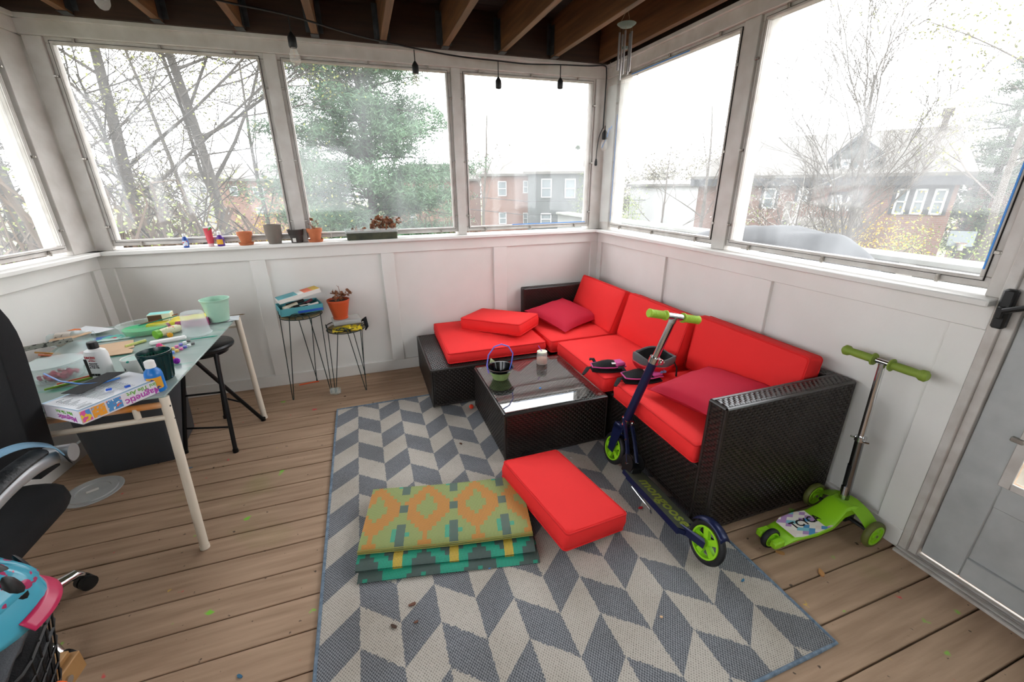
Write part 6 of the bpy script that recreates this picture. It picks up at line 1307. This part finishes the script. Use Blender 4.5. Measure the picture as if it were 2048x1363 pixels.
sp = smooth_path(P_, 5); vs = []
for q_ in sp: vs += [tuple(q_+Vector((-.018, .020, 0))), tuple(q_+Vector((.018, -.018, 0)))]
b.add(vs, [(2*i, 2*i+1, 2*i+3, 2*i+2) for i in range(len(sp)-1)]); b.build('strap', mat('light_blue_webbing', '7fa9c4', .7, bump=(200, .2)), st, solid=.003)
b = MB(); b.add([(.044, .106, -.035), (.066, .083, -.035), (.078, .086, -.075), (.056, .108, -.075)], [(0, 1, 2, 3)]); b.build('fabric_tag', M_blkf, st, solid=.002)
text('lettering', 'Punch', .013, M_wcard, st, frame((.0625, .0935, -.055), (.012, .002, -.04), (.022, -.022, 0)), .0003)

# ------------------------------------------------------------------ wooden stand with wire basket and helmet, near left corner
M_pinew = mat('raw_pine', 'a97f4f', .6, var=(4, '8c6438', 6), stretch=(12, 2, 2)); M_bwire = mat('black_basket_wire', '1b1a1a', .45, .4)
wc = thing('wooden_stand', 'pine folding stand under the wire basket at the lower left corner', 'stand', (-2.90, -2.545, 0), -.10)
for sx_ in (-.14, .14):
    for (yb, yt) in ((-.17, .14), (.17, -.14)):
        b = MB(); b.M = T(sx_, 0, 0); d = Vector((0, yt-yb, .44)); n_ = Vector((0, -d.z, d.y)).normalized()*.018; P0 = Vector((0, yb, .0)); P1 = Vector((0, yt, .44))
        o_ = .011 if yb < 0 else -.011; vs = []
        for p_ in (P0, P1): vs += [tuple(p_+n_+Vector((o_-.009, 0, 0))), tuple(p_+n_+Vector((o_+.009, 0, 0))), tuple(p_-n_+Vector((o_+.009, 0, 0))), tuple(p_-n_+Vector((o_-.009, 0, 0)))]
        vs = [(x, y, max(0, z)) for x, y, z in vs]; b.add(vs, [(0, 1, 2, 3), (7, 6, 5, 4), (0, 4, 5, 1), (1, 5, 6, 2), (2, 6, 7, 3), (3, 7, 4, 0)]); b.build('leg', M_pinew, wc, smooth=False)
for y in (-.13, -.045, .045, .13):
    b = MB(); b.box((-.17, y-.036, .44), (.17, y+.036, .456), .002); b.build('slat', M_pinew, wc)
b = MB(); b.box((.165, -.17, .395), (.185, .17, .445), .002); b.build('side_rail', M_pinew, wc)
for y in (-.12, .12): b = MB(); b.cyl((.185, y, .42), (.190, y, .42), .009, 10); b.build('screw', M_bolt, wc)
bk_ = thing('wire_basket', 'black wire basket holding a blue helmet and dark bag, lower left corner', 'basket', (-2.735, -2.60, .458), .25)
def ring(z, w, d, r_=.003): 
    bb = MB(); p_ = rrect(w, d, .06, 6); bb.tube([(x, y, z) for x, y in p_], r_, 5, closed=True); return bb
HB = .225
for k in range(7):
    s = k/6; bb = ring(.004+HB*s, .20+.075*s, .17+.06*s, .0035 if k in (0, 6) else .0022); bb.build('basket_ring', M_bwire, bk_)
p0 = rrect(.20, .17, .06, 6); p1 = rrect(.275, .23, .06, 6)
for k in range(0, len(p0), 2):
    bb = MB(); bb.tube([(p0[k][0]*.3, p0[k][1]*.3, .004), (p0[k][0], p0[k][1], .004), (p1[k][0], p1[k][1], .004+HB), (p1[k][0]*1.015, p1[k][1]*1.015, .004+HB+.006)], .0018, 4); bb.build('basket_wire', M_bwire, bk_)
bg_ = thing('black_bag', 'black bag and folded grey cloth stuffed in the wire basket', 'bag', (-2.735, -2.60, .466), .25)
b = MB(); rrings(b, .225, .18, [(.08, 0), (.03, 0), (.02, .01), (.0, .10), (-.008, .17), (.01, .19), (.05, .2), (.08, .2)], .05, lambda x, y, z: .01*noise.noise(Vector((x*20, y*20, z*10)))); b.build('bag', M_blkf, bg_)
b = MB(); b.grid(lambda u, v: ((u-.5)*.22, -.045+(v-.5)*.15, .228+.012*math.sin(u*5)+.008*noise.noise(Vector((u*6, v*6, 4)))), 12, 8); b.build('grey_cloth', mat('grey_fleece', '5a5c60', .95, bump=(300, .4)), bg_, solid=.012)
tb_ = thing('toy_blaster', 'bright orange and white toy piece poking through the side of the wire basket', 'toy', (-2.612, -2.585, .52)); b = MB(); b.ball((0, 0, .03), .022, 12, 8, (.8, 1, 1.2)); b.build('orange_part', mat('orange_toy_plastic', 'e8641f', .4), tb_); b = MB(); b.box((-.02, -.03, -.03), (.012, .03, .01), .006); b.build('white_part', M_wp, tb_)
M_hb = mat('teal_blue_helmet_shell', '3fa3c0', .18, var=(5, '55b4cd'), spots=[(62, .60, 'b8406c')])
h2 = thing('helmet', 'turquoise bicycle helmet with pink dotted pattern and pink visor, on the wire basket', 'helmet', (-2.728, -2.590, .722), math.radians(22))
helmet(h2, (.145, .112, .125), T(0, 0, .02) @ R(PI, 'X'), M_hb, mat('turquoise_lower_shell', '4aa9c2', .3), M_blkf, [(.02, .45), (.10, .42), (-.07, .42), (.2, .5), (-.18, .5), (.05, .68), (-.05, .70), (.32, .45), (-.33, .45)], 1., .008)
b = MB()
def vis(u, v): a = (u-.5)*1.15; return ((.142+.016*v)*math.cos(a)*1.03, (.112+.010*v)*math.sin(a)*1.05, .024-.012*v+.012*(1-v)*math.cos(a))
b.grid(vis, 20, 4); b.build('visor', mat('raspberry_pink_plastic', 'c62f5c', .3), h2, solid=.004)
for k in range(3):
    c_ = ((.05, .05, .128), (.02, -.075, .105), (-.06, .06, .115))[k]

# small litter on the floor
DG = 'bits of litter on the floor and rug'
for k, (px, py, c, s, lb) in enumerate(((1562, 1105, 'a87a48', .022, 'tan wood chip on the planks near the rug edge'), (1642, 1145, 'b98552', .026, 'long tan leaf scrap on the planks near the door'), (1735, 1088, 'c98a72', .03, 'pinkish leaf scrap by the green scooter wheel'), (1281, 1018, 'b8262e', .018, 'red scrap on the rug beside the navy scooter deck'), (980, 1138, '3f86d0', .012, 'blue crumb on the rug below the folded mat'), (1485, 1163, '3f6f8c', .012, 'blue spot of wax near the right rug edge'), (826, 1211, '6d4a3c', .018, 'brown clod on the rug, upper of three'), (788, 1255, '4a382e', .016, 'dark brown clod on the rug, lower left'), (833, 1246, '6d4a3c', .012, 'small brown clod on the rug, lower right'), (1322, 1236, 'd9b48c', .010, 'pale crumb on the rug in front of the seat arm'), (943, 818, 'e8452c', .020, 'orange pompom on the rug at the coffee table foot'), (1105, 908, 'd9d9d4', .014, 'white scrap behind the red cushion on the rug'), (1142, 918, 'e0e0dc', .010, 'white scrap on the rug near the scooter wheel'), (922, 889, '5a3a28', .014, 'curled brown leaf on the rug before the coffee table'), (690, 792, '4a3426', .012, 'dark crumb on the planks near the rug corner'), (357, 868, 'd8323a', .012, 'red dot on the floor beside the grey bin'), (380, 935, '6f8ba0', .014, 'pale blue scrap by the stool foot'), (480, 1352, '3f6a86', .014, 'blue chip at the bottom of the floor left of the rug'))):
    p = atz(px, py, 0.001); onrug = (-2.29 < p.x < -.64 and -2.8 < p.y < -.56); b = MB()
    if 'pompom' in lb: b.ball((0, 0, s*.7), s*.8, 10, 7)
    else: b.prism([(s*math.cos(a)*rnd.uniform(.5, 1), s*.45*math.sin(a)*rnd.uniform(.6, 1)) for a in [2*PI*q/7 for q in range(7)]], 0, s*.22)
    o = b.build('litter' if 'pompom' not in lb else 'pompom', mat('litter_'+c, c, .9), smooth=False); o.location = (p.x, p.y, .0085 if onrug else .0004); o.rotation_euler = (0, 0, rnd.uniform(-1, 1)); tag(o, lb, 'litter' if 'pompom' not in lb else 'pompom', DG if 'pompom' not in lb else None)
